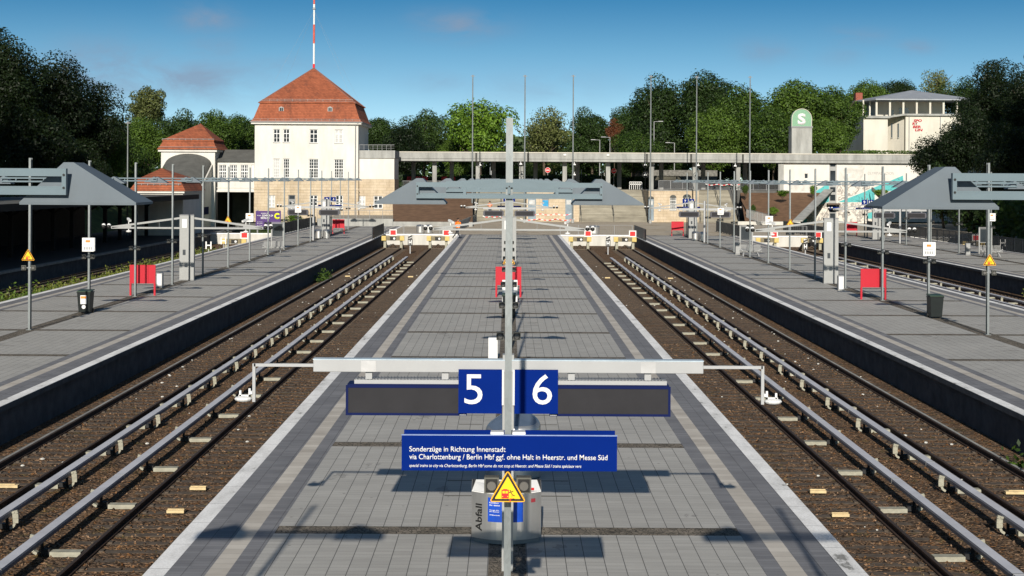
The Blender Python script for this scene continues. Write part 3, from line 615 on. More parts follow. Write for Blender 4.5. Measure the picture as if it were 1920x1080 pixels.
# ---------------------------------------------------------------- sign gantry 5 / 6
def gantry(cx, Y, na, nb, label, letters=True):
    r = thing('platform_display_gantry', label, 'gantry', (cx, Y, 0), 'platform display gantries')
    MB().box(cx - .085, cx + .085, Y - .06, Y + .14, 0, 3.25).build('column', M['alud'], r)
    b = MB().box(cx - 2.93, cx + 2.93, Y - .08, Y + .10, 2.985, 3.165); b.build('beam', M['alu'], r, bevel=.01)
    MB().box(cx - 2.935, cx + 2.935, Y - .085, Y + .105, 3.165, 3.18).build('beam_cap', mat('pale_blue_cap', (.42, .50, .56), .4), r)
    for s in (-1, 1):
        MB().box(cx + s * 2.1 - .11, cx + s * 2.1 + .11, Y - .086, Y - .081, 2.99, 3.16).build('joint_plate', mat('plate_grey', (.43, .43, .43), .5), r)
        a = MB().bar((cx + s * 2.93, Y, 3.075), (cx + s * 3.83, Y, 3.075), .045, .045).bar((cx + s * 3.83, Y, 3.097), (cx + s * 3.83, Y, 2.52), .045, .045).build('arm', M['alu'], r)
        MB().bar((cx + s * 3.85, Y, 2.66), (cx + s * 3.85 + s * .05, Y, 2.66), .1, .04).box(cx + s * 3.88, cx + s * 4.06, Y - .02, Y + .02, 2.60, 2.625).box(cx + s * 3.88, cx + s * 3.91, Y - .02, Y + .02, 2.6, 2.72).box(cx + s * 4.02, cx + s * 4.05, Y - .02, Y + .02, 2.6, 2.69).ball((cx + s * 3.99, Y, 2.565), .135, 14, 6, .35).build('antenna', M['white'], a)
        # display, hung below the beam
        x0, x1 = sorted((cx + s * .62, cx + s * 2.44))
        d_ = MB().box(x0 + .02, x1 - .02, Y - .05, Y + .34, 2.36, 2.80).build('display', M['bluedk'], r)
        fb = MB(); w = .036; yf = Y - .07
        fb.box(x0, x1, yf, Y - .05, 2.785 - w, 2.785).box(x0, x1, yf, Y - .05, 2.335, 2.335 + w).box(x0, x0 + w, yf, Y - .05, 2.335 + w, 2.785 - w).box(x1 - w, x1, yf, Y - .05, 2.335 + w, 2.785 - w).build('bezel', M['bluedk'], d_)
        MB().box(x0 + w, x1 - w, yf + .01, Y - .05, 2.335 + w, 2.785 - w).build('screen', M['screen'], d_)
        tb = MB().box(x0 + .12, x1 - .05, Y - .0, Y + .30, 2.80, 2.86)
        kx = x0 + .15
        while kx < x1 - .1: tb.box(kx, kx + .012, Y - .01, Y + .31, 2.86, 2.872); kx += .05
        tb.build('vent_housing', M['alu'], d_)
        xb = cx + s * .68
        MB().box(xb - .05, xb + .05, yf - .004, yf, 2.345, 2.36).build('maker_plate', M['white'], d_)
        for q in (.95, 2.1): MB().box(cx + s * q - .05, cx + s * q + .05, Y - .02, Y + .06, 2.872, 2.985).build('hanger', M['alu'], d_)
        # number plate in front of the beam
        xa, xb = sorted((cx + s * .095, cx + s * .745))
        nsg = MB().box(xa, xb, Y - .16, Y - .11, 2.385, 3.04).build('number_plate', M['blue'], r)
        MB().box(xa, xb, Y - .11, Y - .081, 2.75, 2.95).build('plate_mount', M['grey'], nsg)
        MB().box(cx + s * .093 - .025, cx + s * .093 + .025, Y - .105, Y - .07, 2.5, 3.03).build('side_cover', M['white'], nsg)
        if letters:
            if s < 0: text(na, xa + .09, xa + .36, 2.53, .44, Y - .163, M['white'], nsg, 'numeral', bold=.0)
            else: text(nb, xb - .38, xb - .09, 2.53, .44, Y - .163, M['white'], nsg, 'numeral', bold=.0)
    return r
gantry(0.0, 22.5, '5', '6', 'big nearby gantry with blue 5 and 6 plates over two blank displays')
def far_gantry(cx, label):
    Y = 140.5; r = thing('platform_display_gantry', label, 'gantry', (cx, Y, 0), 'platform display gantries')
    MB().box(cx - .1, cx + .1, Y - .06, Y + .14, 0, 3.9).build('column', M['alu'], r)
    MB().box(cx - 2.45, cx + 2.45, Y - .08, Y + .10, 3.02, 3.2).build('beam', M['alu'], r)
    for s in (-1, 1):
        x0, x1 = cx + s * .5, cx + s * 2.44; c = .12 * s; z0, z1 = 2.35, 2.9
        pr = [(x0, Y - .1, z0 + .12), (x0 + c, Y - .1, z0), (x1 - c, Y - .1, z0), (x1, Y - .1, z0 + .12), (x1, Y - .1, z1 - .12), (x1 - c, Y - .1, z1), (x0 + c, Y - .1, z1), (x0, Y - .1, z1 - .12)]
        d_ = MB().prism(pr, (0, .3, 0)).build('display', mat('dark_slate_case', (.07, .07, .085), .5), r); fixn(d_)
        MB().box(min(x0, x1) + .15, max(x0, x1) - .15, Y - .11, Y - .1, z0 + .08, z1 - .08).build('screen', M['screen'], d_)
        for q in (.9, 2.0): MB().box(cx + s * q - .04, cx + s * q + .04, Y - .02, Y + .06, 2.9, 3.02).build('hanger', M['alu'], d_)
for row, w in (('a', 'left platform before the sandstone house'), ('b', 'middle platform behind the nearest mast'), ('c', 'right platform before the stairs'), ('d', 'far right platform near the teal mural')):
    far_gantry(ROWS[row][0], 'distant gantry with two dark displays on the %s' % w)
# number masts with destination strip
for row, a, b_ in (('a', '3', '4'), ('b', '5', '6'), ('c', '7', '8'), ('d', '9', '10')):
    cx = ROWS[row][0]; Y = 153.4
    r = thing('platform_number_sign', 'distant blue sign pair reading %s and %s at the end of its platform' % (a, b_), 'sign', (cx, Y, 0), 'distant blue platform number signs')
    MB().box(cx - .05, cx + .05, Y, Y + .1, 0, 4.1).build('post', M['galv'], r)
    for s, t in ((-1, a), (1, b_)):
        x0, x1 = sorted((cx + s * .06, cx + s * .60)); p = MB().box(x0, x1, Y - .06, Y - .01, 3.42, 3.92).build('number_plate', M['blue'], r)
        w = .2 if len(t) == 1 else .36; mx = (x0 + x1) / 2; text(t, mx - w / 2, mx + w / 2, 3.52, .30, Y - .065, M['white'], p, 'numeral', bold=.03)
    p = MB().box(cx - 1.22, cx + 1.22, Y - .06, Y - .01, 2.86, 3.12).build('destination_strip', M['blue'], r)
    text('Richtung Innenstadt', cx - 1.0, cx + .5, 2.95, .1, Y - .065, M['white'], p, 'destination_text')

# ---------------------------------------------------------------- long blue sign
r = thing('direction_sign', 'long blue sign with white text about special trains to the city centre', 'sign', (0, 17.05, 2.5))
Yf = 17.05
MB().box(P(753, 850, Yf).x, P(1157, 850, Yf).x, Yf, Yf + .03, PZ(955, 883, Yf), PZ(955, 817, Yf)).build('front_panel', M['blue'], r)
MB().box(P(752.6, 850, Yf).x, P(1157.4, 850, Yf).x, Yf - .004, Yf + .034, PZ(955, 817, Yf), PZ(955, 815.6, Yf)).build('top_trim', mat('pale_blue_trim', (.25, .32, .55), .4), r)
Yb = 17.42
MB().box(P(757.5, 850, Yb).x, P(1153, 850, Yb).x, Yb, Yb + .03, PZ(955, 871, Yb), PZ(955, 807, Yb)).build('rear_panel', M['blue'], r)
for s in (-1, 1):
    x = .0 + s * .125
    MB().box(x - .075, x + .075, Yf + .03, Yb, 2.93, 2.965).box(x - .075, x + .075, Yf + .03, Yf + .045, 2.955, 3.0).build('bracket', M['white'], r)
fp = r
def line(s, px0, px1, pyb, cap, it, bo):
    bo *= .4
    text(s, P(px0, pyb, Yf).x, P(px1, pyb, Yf).x, PZ(955, pyb, Yf), cap / F * Yf, Yf - .003, M['white'], r, 'lettering', it, bo, ext=.002)
line('Sonderzüge in Richtung Innenstadt', 767.5, 948, 847.3, 9.6, 0, .02)
line('via Charlottenburg / Berlin Hbf ggf. ohne Halt in Heerstr. und Messe Süd', 767.5, 1139, 861.8, 9.6, 0, .02)
line('special trains to city via Charlottenburg, Berlin Hbf some do not stop at Heerstr. and Messe Süd / trains spéciaux vers', 767.3, 1090, 876.3, 5.6, .25, .022)

# ---------------------------------------------------------------- stainless bins
def abfall(x, Y, label, front=True):
    r = thing('litter_bin', label, 'litter bin', (x, Y, 0), 'stainless steel litter bins')
    w = 1.13; n = 14; pts = []
    for i in range(n + 1):
        t = i / n * 2 - 1; pts.append((x + t * w / 2, Y - .24 * (1 - t * t)))
    back = [(x + w / 2, Y + .34), (x - w / 2, Y + .34)]
    fl = [(a, b, .07) for a, b in pts + back]
    body = MB().prism(fl, (0, 0, .74)).build('body', M['steel'], r); fixn(body)
    pl = [(x + (a - x) * .96, b + .02, 0.0) for a, b in pts + back]; fixn(MB().prism(pl, (0, 0, .07)).build('plinth', M['grey'], r))
    # white top liner with two raised wings
    lid = MB().prism([(a * 1, b + .012, .81) for a, b in pts] + [(x + w / 2, Y + .30, .93), (x - w / 2, Y + .30, .93)], (0, 0, .012)).build('lid', M['white'], r); fixn(lid)
    for s in (-1, 1): MB().quad((x + s * .563, Y - .01, .822), (x + s * .563, Y + .3, .95), (x + s * .50, Y + .3, .952)).quad((x + s * .50, Y + .3, .952), (x + s * .563, Y + .3, .95), (x + s * .563, Y - .01, .822)).build('wing', mat('dark_steel', (.12, .12, .12), .5, .5), lid)
    if front:
        t = text('Abfall', 0, .44, .19, .10, Y - .0, M['black'], r, 'lettering', bold=.02, ext=0, vertical=True, x=x - .40)
        for v in t.data.vertices:
            xx = v.co.x + x; u = (xx - x) / (w / 2); v.co.y = -.24 * (1 - u * u) - .006
        for v in t.data.vertices: v.co.x = v.co.x
        def patch(x0, x1, z0, z1, m, nm, off=.005):
            b = MB(); k = 8; q = []
            for i in range(k + 1):
                xx = x0 + (x1 - x0) * i / k; u = (xx - x) / (w / 2); q.append((xx, Y - .24 * (1 - u * u) - off))
            for a, c in zip(q, q[1:]): b.quad((a[0], a[1], z0), (c[0], c[1], z0), (c[0], c[1], z1), (a[0], a[1], z1))
            return b.build(nm, m, r)
        patch(x - .30, x + .27, .36, .75, mat('bright_blue_poster', (.008, .06, .40), .4), 'poster')
        patch(x + .40, x + .47, .66, .72, mat('faded_red_mark', (.25, .03, .04), .5), 'red_mark')
        for (s_, zz, c_, ww) in (('Komfort', .66, .022, .15), ('für deine', .62, .022, .17), ('Sorge für', .545, .014, .16), ('den Bahnhof', .52, .014, .16), ('Willkommen', .465, .016, .17)):
            t = text(s_, x - .275, x - .275 + ww, zz, c_, Y, M['white'], r, 'poster_text', bold=.02, ext=0)
            for v in t.data.vertices: u = v.co.x / (w / 2); v.co.y = -.24 * (1 - u * u) - .008
        for x_, m_ in ((-.37, 'blue'), (.40, 'redbr'), (.33, 'bluedk')):
            MB().quad((x + x_, Y - .0, .835), (x + x_ + .05, Y - .0, .835), (x + x_ + .05, Y + .06, .86), (x + x_, Y + .06, .86)).build('sticker', M[m_], lid)
    return r
abfall(-.02, 24.3, 'curved steel litter bin marked Abfall with a blue poster behind the nearest mast')
def drum(x, Y, label, w=1.15, h=.93, slit=True):
    r = thing('steel_drum_bin', label, 'litter bin', (x, Y, 0), 'stainless steel drum bins')
    n = 28; b = MB(); i0 = 0
    for k in range(n):
        t = 2 * math.pi * k / n; b.v.append((x + w / 2 * math.cos(t), Y + .3 * math.sin(t), .03))
    for k in range(n):
        t = 2 * math.pi * k / n; b.v.append((x + w / 2 * math.cos(t), Y + .3 * math.sin(t), h - .10 + .1 * math.sin(t) + .12 * math.cos(t * 2) * 0))
    for k in range(n): b.f.append((k, (k + 1) % n, n + (k + 1) % n, n + k))
    b.f.append(tuple(n + k for k in range(n)))
    b.build('body', M['steel'], r, smooth=False)
    if slit:
        g = MB()
        for k in range(9, 19):
            t0, t1 = 2 * math.pi * k / n, 2 * math.pi * (k + 1) / n
            if k < 18: g.quad((x + (w / 2 + .004) * math.cos(t0), Y + .304 * math.sin(t0), h - .42 + .03 * (k - 9)), (x + (w / 2 + .004) * math.cos(t1), Y + .304 * math.sin(t1), h - .42 + .03 * (k - 8)), (x + (w / 2 + .004) * math.cos(t1), Y + .304 * math.sin(t1), h - .40 + .03 * (k - 8)), (x + (w / 2 + .004) * math.cos(t0), Y + .304 * math.sin(t0), h - .40 + .03 * (k - 9)))
        g.build('slot', M['black'], r)
    return r
def kiosk():
    x, Y = .10, 29.6
    r = thing('help_pillar', 'rounded steel drum with sloping glass top standing behind the 5 and 6 plates', 'information pillar', (x, Y, 0))
    n = 40; b = MB(); w, dp = .545, .42; hh = lambda X, yy: 1.07 + .13 * yy + (.20 * X if X < 0 else -.10 * X * X) + .05
    for lv, (sc, dz) in enumerate(((1, 0), (1, 0), (.97, .03), (.86, .045))):
        for k in range(n):
            t = 2 * math.pi * k / n; X = math.cos(t); yy = math.sin(t); b.v.append((x + w * X * sc, Y + dp * yy * sc, 0.02 if lv == 0 else hh(X * sc, yy * sc) + dz))
    for l in range(3):
        for k in range(n): b.f.append((l * n + k, l * n + (k + 1) % n, (l + 1) * n + (k + 1) % n, (l + 1) * n + k))
    b.build('drum', M['steel'], r, smooth=True); top = MB()
    c = (x, Y, hh(0, 0) + .05)
    for k in range(n):
        a0, a1 = 2 * math.pi * k / n, 2 * math.pi * (k + 1) / n; q = []
        for a in (a0, a1): X, yy = math.cos(a) * .86, math.sin(a) * .86; q.append((x + w * X, Y + dp * yy, hh(X, yy) + .046))
        top.quad(c, q[0], q[1])
    top.build('glass_top', mat('tinted_glass_top', (.08, .11, .16), .15, 0, 2., .2, 0, .6), r)
kiosk()
drum(P(1119, 441, 155.5).x, 160.2, 'shiny steel drum bin behind the white end wall between platforms 6 and 7')
drum(-9.55, 160.2, 'left one of two steel drum bins behind the wall between platforms 4 and 5', .8)
drum(-8.65, 160.2, 'right one of two steel drum bins behind the wall between platforms 4 and 5', .8)
for px, py, row, w in ((597, 447, 'a', 'left'), (612, 447, 'a', 'right'), (1304, 451, 'c', 'left'), (1318, 452, 'c', 'right')):
    Y = CH * F / (py - HY - ROLL * (px - CX)); drum(P(px, py, Y).x, Y, '%s drum bin of the pair below the displays on %s' % (w, ROWS[row][1]), .72, .9, False)

# ---------------------------------------------------------------- CCTV gantries
def cctv(cx, Y, label):
    r = thing('camera_gantry', label, 'camera gantry', (cx, Y, 0), 'camera gantries with sloping arms')
    MB().box(cx - .41, cx + .14, Y - .15, Y + .15, .05, 3.7).box(cx + .22, cx + .41, Y - .15, Y + .15, .05, 3.7).build('column', M['alud'], r)
    MB().box(cx + .14, cx + .22, Y - .10, Y + .10, .05, 3.7).box(cx - .43, cx + .43, Y - .17, Y + .17, 0, .05).box(cx - .42, cx + .42, Y - .17, Y + .17, 3.7, 3.75).build('column_core', M['grey'], r)
    MB().box(cx - .26, cx - .0, Y - .16, Y - .15, 3.0, 3.5).build('white_panel', M['white'], r)
    MB().box(cx - .22, cx - .06, Y - .17, Y - .15, 1.45, 1.75).build('control_box', M['bars'], r)
    for s in (-1, 1):
        a = MB().bar((cx + s * .41, Y, 2.98), (cx + s * 4.3, Y, 2.98), .12, .10).bar((cx + s * .41, Y, 3.55), (cx + s * 4.3, Y, 3.02), .12, .11).build('arm', M['alud'], r)
        MB().prism([(cx + s * 3.2, Y - .05, 3.0), (cx + s * 4.35, Y - .05, 2.93), (cx + s * 4.35, Y - .05, 3.07), (cx + s * 3.2, Y - .05, 3.17)], (0, .1, 0)).build('arm_gusset', M['alud'], a)
        for q in (1.6, 2.9): MB().box(cx + s * q - .01, cx + s * q + .01, Y - .01, Y + .01, 3.0, 3.3).build('strut', M['grey'], a)
        for q in (4.48, 4.78):
            c = MB().ball((cx + s * q, Y, 3.12), .11, 10, 6).box(cx + s * q - .07, cx + s * q + .07, Y - .07, Y + .07, 3.12, 3.2).build('dome_camera', M['white'], a)
            MB().ball((cx + s * q, Y - .045, 3.04), .12, 10, 6).build('dome_glass', M['black'], c)
        MB().bar((cx + s * 3.2, Y - .25, 3.38), (cx + s * 3.45, Y + .2, 3.5), .12, .11).bar((cx + s * 3.35, Y, 3.1), (cx + s * 3.35, Y, 3.42), .04, .04).build('box_camera', M['white'], a)
        MB().ball((cx + s * 3.35, Y, 2.78), .16, 12, 5, .45).box(cx + s * 3.35 - .02, cx + s * 3.35 + .02, Y - .02, Y + .02, 2.8, 2.93).build('antenna', M['white'], a)
for row in 'abcd':
    for Y, w in ((85.4, 'nearer'), (149.6, 'farther')):
        if row == 'd' and Y < 100: continue
        cctv(ROWS[row][0], Y, 'grey column with sloping camera arms, %s one on %s' % (w, ROWS[row][1]))

# ---------------------------------------------------------------- red boards, bins, cabinets, timetable boxes
def redboard(x, Y, label):
    r = thing('red_board', label, 'board', (x, Y, 0), 'red boards on two legs')
    MB().box(x - .64, x + .64, Y, Y + .05, .60, 1.50).box(x + .22, x + .3, Y - .03, Y, .60, 1.50).box(x - .64, x + .64, Y - .004, Y + .054, 1.5, 1.52).build('panel', M['red'], r)
    for s in (-1, 1): MB().box(x + s * .60 - .045, x + s * .60 + .045, Y, Y + .08, 0, .60).build('leg', M['red'], r)
redboard(-18.2, 74.2, 'red board on two legs on the left platform behind a mast'); redboard(18.1, 74.1, 'red board on two legs on the right platform near the black bin')
redboard(-.02, 74.3, 'red board on two legs on the middle platform hidden partly by the nearest mast')
redboard(-18.0, 157.5, 'distant red board on the left platform beside steel drums'); redboard(17.6, 156, 'distant red board at the end of the right platform'); redboard(36.2, 158, 'distant red board at the end of the far right platform')
def wheelie(x, Y, label, lab=True):
    r = thing('wheelie_bin', label, 'wheelie bin', (x, Y, 0), 'green wheelie bins')
    b = MB(); v0 = [(-.24, -.24, .06), (.24, -.24, .06), (.24, .26, .06), (-.24, .26, .06)]; v1 = [(-.29, -.32, .93), (.29, -.32, .93), (.29, .30, .93), (-.29, .30, .93)]
    b.v = [(x + a, Y + c, z) for a, c, z in v0 + v1]; b.f = [(3, 2, 1, 0), (0, 1, 5, 4), (1, 2, 6, 5), (2, 3, 7, 6), (3, 0, 4, 7)]; b.box(x - .31, x + .31, Y - .34, Y + .32, .90, .935)
    b.build('bin_body', M['bin'], r, bevel=.015)
    MB().prism([(x - .30, Y - .33, .94), (x + .30, Y - .33, .94), (x + .30, Y + .34, .98), (x - .30, Y + .34, .98)], (0, 0, .04)).build('lid', M['binlid'], r, bevel=.012)
    for s in (-1, 1): MB().tube((x + s * .20, Y + .27, .1), (x + s * .27, Y + .27, .1), .1, n=14).build('wheel', M['black'], r)
    MB().tube((x - .22, Y + .36, .95), (x + .22, Y + .36, .95), .015, n=8).build('handle', M['black'], r)
    if lab:
        p = MB().quad((x - .14, Y - .305, .42), (x + .13, Y - .305, .42), (x + .13, Y - .325, .80), (x - .14, Y - .325, .80)).build('label_sticker', M['white'], r)
        MB().quad((x - .12, Y - .327, .66), (x + .11, Y - .327, .66), (x + .11, Y - .330, .76), (x - .12, Y - .330, .76)).build('orange_print', mat('orange_print', (.75, .25, .05), .6), p)
        MB().tube((x, Y - .29, .30), (x, Y - .305, .30), .085, n=16).build('round_sticker', M['white'], r)
wheelie(P(163, 588, 64.6).x, 64.4, 'dark green wheelie bin with white stickers on the left platform')
wheelie(P(1763, 598, 63.5).x, 64.3, 'black wheelie bin beside a mast on the right platform', False)
wheelie(.02, 63.6, 'dark wheelie bin on the middle platform seen behind the nearest mast')
def tbox(x, Y, z, label):
    r = thing('timetable_box', label, 'timetable box', (x, Y, z), 'white timetable boxes')
    MB().box(x - .25, x + .25, Y - .12, Y + .0, z, z + .60).box(x + .25, x + .30, Y - .1, Y, z + .02, z + .6).build('box', M['white'], r)
    MB().box(x - .1, x + .1, Y - .125, Y - .121, z + .40, z + .50).build('orange_print', mat('orange_print', (.75, .25, .05), .6), r)
    b = MB()
    for k in range(5): b.box(x - .17 + k * .075, x - .13 + k * .075, Y - .125, Y - .121, z + .08, z + .20)
    b.box(x - .18, x + .18, Y - .125, Y - .121, z + .28, z + .30).build('grey_print', M['grey'], r)
tbox(-18.4, spot('a', 6)[1] - .03, 2.62, 'white timetable box with orange print above the green bin on the left platform'); tbox(18.35, spot('c', 6)[1] - .03, 2.62, 'white timetable box with orange print above the black bin on the right platform')
tbox(-18.4, spot('a', 11)[1] - .03, 2.75, 'distant white timetable box on the left platform near the purple poster'); tbox(18.4, spot('c', 11)[1] - .03, 2.75, 'distant white timetable box on the right platform before the arm of the camera gantry')
tbox(-18.4, spot('a', 14)[1] - .03, 2.85, 'small white timetable box between the displays on the left platform'); tbox(18.4, spot('c', 14)[1] - .03, 2.85, 'small white timetable box between the displays on the right platform'); tbox(36.8, spot('d', 12)[1] - .03, 2.85, 'white timetable box on the far right platform')
def cabinet(x, Y, w, h, label, m='alu'):
    r = thing('service_cabinet', label, 'cabinet', (x, Y, 0), 'pale service cabinets')
    MB().box(x - w / 2, x + w / 2, Y - .17, Y + .17, .03, h).build('body', M[m], r, bevel=.01); MB().box(x - w / 2 - .02, x + w / 2 + .02, Y - .19, Y + .19, 0, .03).build('plinth', M['conc'], r)
    MB().box(x - w / 2 + .03, x + w / 2 - .03, Y - .178, Y - .172, .10, h - .06).build('door', M['white'] if m != 'grey' else M['alud'], r)
cabinet(P(300, 540, 79.5).x, 79.5, .30, .78, 'small pale cabinet between red board and camera gantry on the left platform'); cabinet(P(1576, 546, 80).x, 80, .30, .80, 'small pale cabinet before the camera gantry on the right platform')
cabinet(-.50, 48.4, .30, .75, 'narrow white cabinet standing left of the nearest mast on the middle platform', 'white')
cabinet(.05, 70.5, .72, 1.12, 'wide white cabinet in front of the red board on the middle platform', 'white'); cabinet(P(1372, 474, 121).x, 118, .35, .95, 'slim grey cabinet beside the bench on the right platform', 'grey'); cabinet(P(1800, 478, 121).x, 119, .35, .95, 'slim grey cabinet beside the bench on the far right platform', 'grey')
cabinet(-.22, 90, .22, 1.3, 'slim white cabinet far along the middle platform', 'white')
# ---------------------------------------------------------------- benches and info stands
def bench(x, Y, label):
    r = thing('wire_bench', label, 'bench', (x, Y, 0), 'grey wire benches')
    for i in range(3):
        xx = x + (i - 1) * .56; b = MB()
        for k in range(8): b.box(xx - .24 + k * .065, xx - .215 + k * .065, Y - .25, Y + .18, .43, .45).bar((xx - .228 + k * .065, Y + .18, .45), (xx - .228 + k * .065, Y + .32, .86), .025, .02)
        b.box(xx - .25, xx + .25, Y - .26, Y - .24, .42, .46).bar((xx - .25, Y + .33, .87), (xx + .25, Y + .33, .87), .03, .03).build('seat', M['alud'], r)
    MB().box(x - .85, x + .85, Y - .04, Y + .04, .36, .42).build('beam', M['alud'], r)
    for s in (-1, 1): MB().bar((x + s * .5, Y, .38), (x + s * .6, Y - .35, .03), .06, .05).bar((x + s * .5, Y, .38), (x + s * .6, Y + .3, .03), .06, .05).bar((x + s * .5, Y, .38), (x + s * .86, Y - .1, .62), .05, .04).build('leg', M['alu'], r)
bench(P(520, 476, 119).x, 117, 'grey wire bench on the left platform beside an info stand'); bench(P(1392, 480, 119).x, 115, 'grey wire bench on the right platform beyond the grey cabinet'); bench(P(1836, 480, 119).x, 116, 'grey wire bench on the far right platform')
def stand(x, Y, label):
    r = thing('information_stand', label, 'information stand', (x, Y, 0), 'dark information stands')
    for s in (-1, 1): MB().box(x + s * .50 - .04, x + s * .50 + .04, Y, Y + .08, 0, 2.15).build('post', M['alud'], r)
    MB().box(x - .46, x + .46, Y + .01, Y + .07, .95, 2.1).box(x - .54, x + .54, Y - .02, Y + .1, 2.15, 2.2).build('panel', M['grey'], r)
    MB().box(x - .42, x + .42, Y, Y + .01, 1.0, 2.05).build('glazing', M['glass'], r)
stand(P(513, 450, 122).x, 124, 'dark glazed information stand on the left platform'); stand(P(1399, 465, 122).x, 122, 'dark glazed information stand on the right platform'); stand(P(1833, 470, 122).x, 120, 'dark glazed information stand on the far right platform')

# ---------------------------------------------------------------- buffers and track signs
def buffer(cx, label, redsq=0, Y=146.8):
    r = thing('buffer_stop', label, 'buffer stop', (cx, Y, -1.1), 'yellow padded buffer stops')
    MB().box(cx - 1.0, cx + 1.0, Y, Y + .3, -.24, .20).build('beam', mat('brown_buffer_beam', (.20, .17, .11), .9, 0, 3., .3), r)
    for s in (-1, 1):
        MB().box(cx + s * .80 - .13, cx + s * .80 + .13, Y + .02, Y + .3, -1.12, -.24).bar((cx + s * .8, Y + .15, -.3), (cx + s * .8, Y + 2.4, -1.05), .2, .16).build('post', M['bracket'], r)
        MB().box(cx + s * .90 - .22, cx + s * .90 + .22, Y - .22, Y, -.25, .22).build('buffer_pad', M['yel2'], r, bevel=.02)
    MB().box(cx - .30, cx + .30, Y - .05, Y, -.22, .13).build('hook_plate', M['black'], r); MB().tube((cx + .12, Y - .08, -.04), (cx + .12, Y - .05, -.04), .11, n=14).build('white_disc', M['white'], r)
    MB().box(cx - .9, cx + .9, Y - .1, Y + .05, -1.10, -.95).bar((cx - .5, Y + .4, -1.0), (cx, Y + .1, -.6), .1, .1).bar((cx + .5, Y + .4, -1.0), (cx, Y + .1, -.6), .1, .1).build('sill', M['sleeper'], r)
    if redsq is not None:
        x = cx + redsq
        q = MB().box(x - .36, x + .36, Y + .05, Y + .10, .22, .86).build('stop_signal', M['white'], r); MB().box(x - .26, x + .26, Y + .04, Y + .049, .32, .76).build('red_field', M['redbr'], q)
buffer(-11.4, 'buffer stop with yellow pads and red square in front of platform 4 wall'); buffer(-6.97, 'buffer stop with yellow pads left of the middle platform', .8)
buffer(6.97, 'buffer stop with yellow pads right of the middle platform', .8); buffer(11.4, 'buffer stop with yellow pads and red square beside platform 7', .75)
buffer(25.37, 'left buffer stop of the pair behind platform 8', .7); buffer(29.8, 'right buffer stop of the pair behind platform 8', .6); buffer(43.8, 'buffer stop with red square beyond the far right platform', .3, 141)
buffer(-25.37, 'buffer stop behind the left platform near the purple poster', .9, 138)
def hsign(px, py, z, label, arrow=True):
    Y = (CH + 1.1) * F / (py - HY - ROLL * (px - CX)); p = P(px, py, Y); x = p.x
    r = thing('stop_board', label, 'sign', (x, Y, -1.1), 'H stop boards')
    MB().box(x - .05, x + .05, Y, Y + .06, -1.12, -.2).build('post', M['alu'], r)
    q = MB().box(x - .22, x + .22, Y - .03, Y, -.38, .25).build('black_plate', M['black'], r); text('H', x - .15, x + .15, -.27, .42, Y - .034, M['white'], q, 'letter', bold=.05)
    if arrow: MB().box(x - .19, x + .19, Y - .03, Y, .27, .62).build('upper_plate', M['black'], r); MB().prism([(x - .17, Y - .035, .29), (x - .05, Y - .035, .29), (x + .18, Y - .035, .40), (x + .18, Y - .035, .45)], (0, .004, 0)).prism([(x - .17, Y - .035, .47), (x + .17, Y - .035, .58), (x - .17, Y - .035, .60)], (0, .004, 0)).build('arrow_mark', M['white'], r)
hsign(769, 475, 0, 'black H stop board between the left buffer stops'); hsign(1140, 477, 0, 'black H stop board between the right buffer stops'); hsign(1510, 484, 0, 'black H stop board between the tracks behind platform 8')
def hplain(x, Y, z, label):
    r = thing('stop_board', label, 'sign', (x, Y, 0), 'H stop boards'); MB().box(x - .03, x + .03, Y, Y + .05, -1.1, z).build('post', M['alu'], r)
    b = MB().box(x - .24, x - .14, Y - .02, Y, z, z + .6).box(x + .14, x + .24, Y - .02, Y, z, z + .6).box(x - .14, x + .14, Y - .02, Y, z + .25, z + .35).build('letter', M['white'], r)
p = P(391, 468, 118); hplain(p.x, 118, PZ(391, 467, 118), 'white H letter board left of the left platform, the nearer'); p = P(419, 458, 128); hplain(p.x, 128, PZ(419, 458, 128), 'white H letter board left of the left platform, the farther'); hplain(P(1880, 462, 128).x, 128, PZ(1880, 462, 128), 'white H letter board beyond the far right platform')
# ================================================================ buildings
def facade(mb, x0, x1, z0, z1, Y, ops, th=.3):
    xs = sorted(set([x0, x1] + [v for o in ops for v in (o[0], o[1])])); zs = sorted(set([z0, z1] + [v for o in ops for v in (o[2], o[3])]))
    for a, b in zip(zs, zs[1:]):
        for c, d_ in zip(xs, xs[1:]):
            mx, mz = (c + d_) / 2, (a + b) / 2
            if any(o[0] < mx < o[1] and o[2] < mz < o[3] for o in ops): continue
            mb.quad((c, Y, a), (d_, Y, a), (d_, Y, b), (c, Y, b))
    for o in ops:
        a, b, c, d_ = o[:4]
        mb.quad((a, Y, c), (a, Y + th, c), (b, Y + th, c), (b, Y, c)).quad((a, Y, d_), (b, Y, d_), (b, Y + th, d_), (a, Y + th, d_)).quad((a, Y, c), (a, Y, d_), (a, Y + th, d_), (a, Y + th, c)).quad((b, Y, c), (b, Y + th, c), (b, Y + th, d_), (b, Y, d_))
    return mb
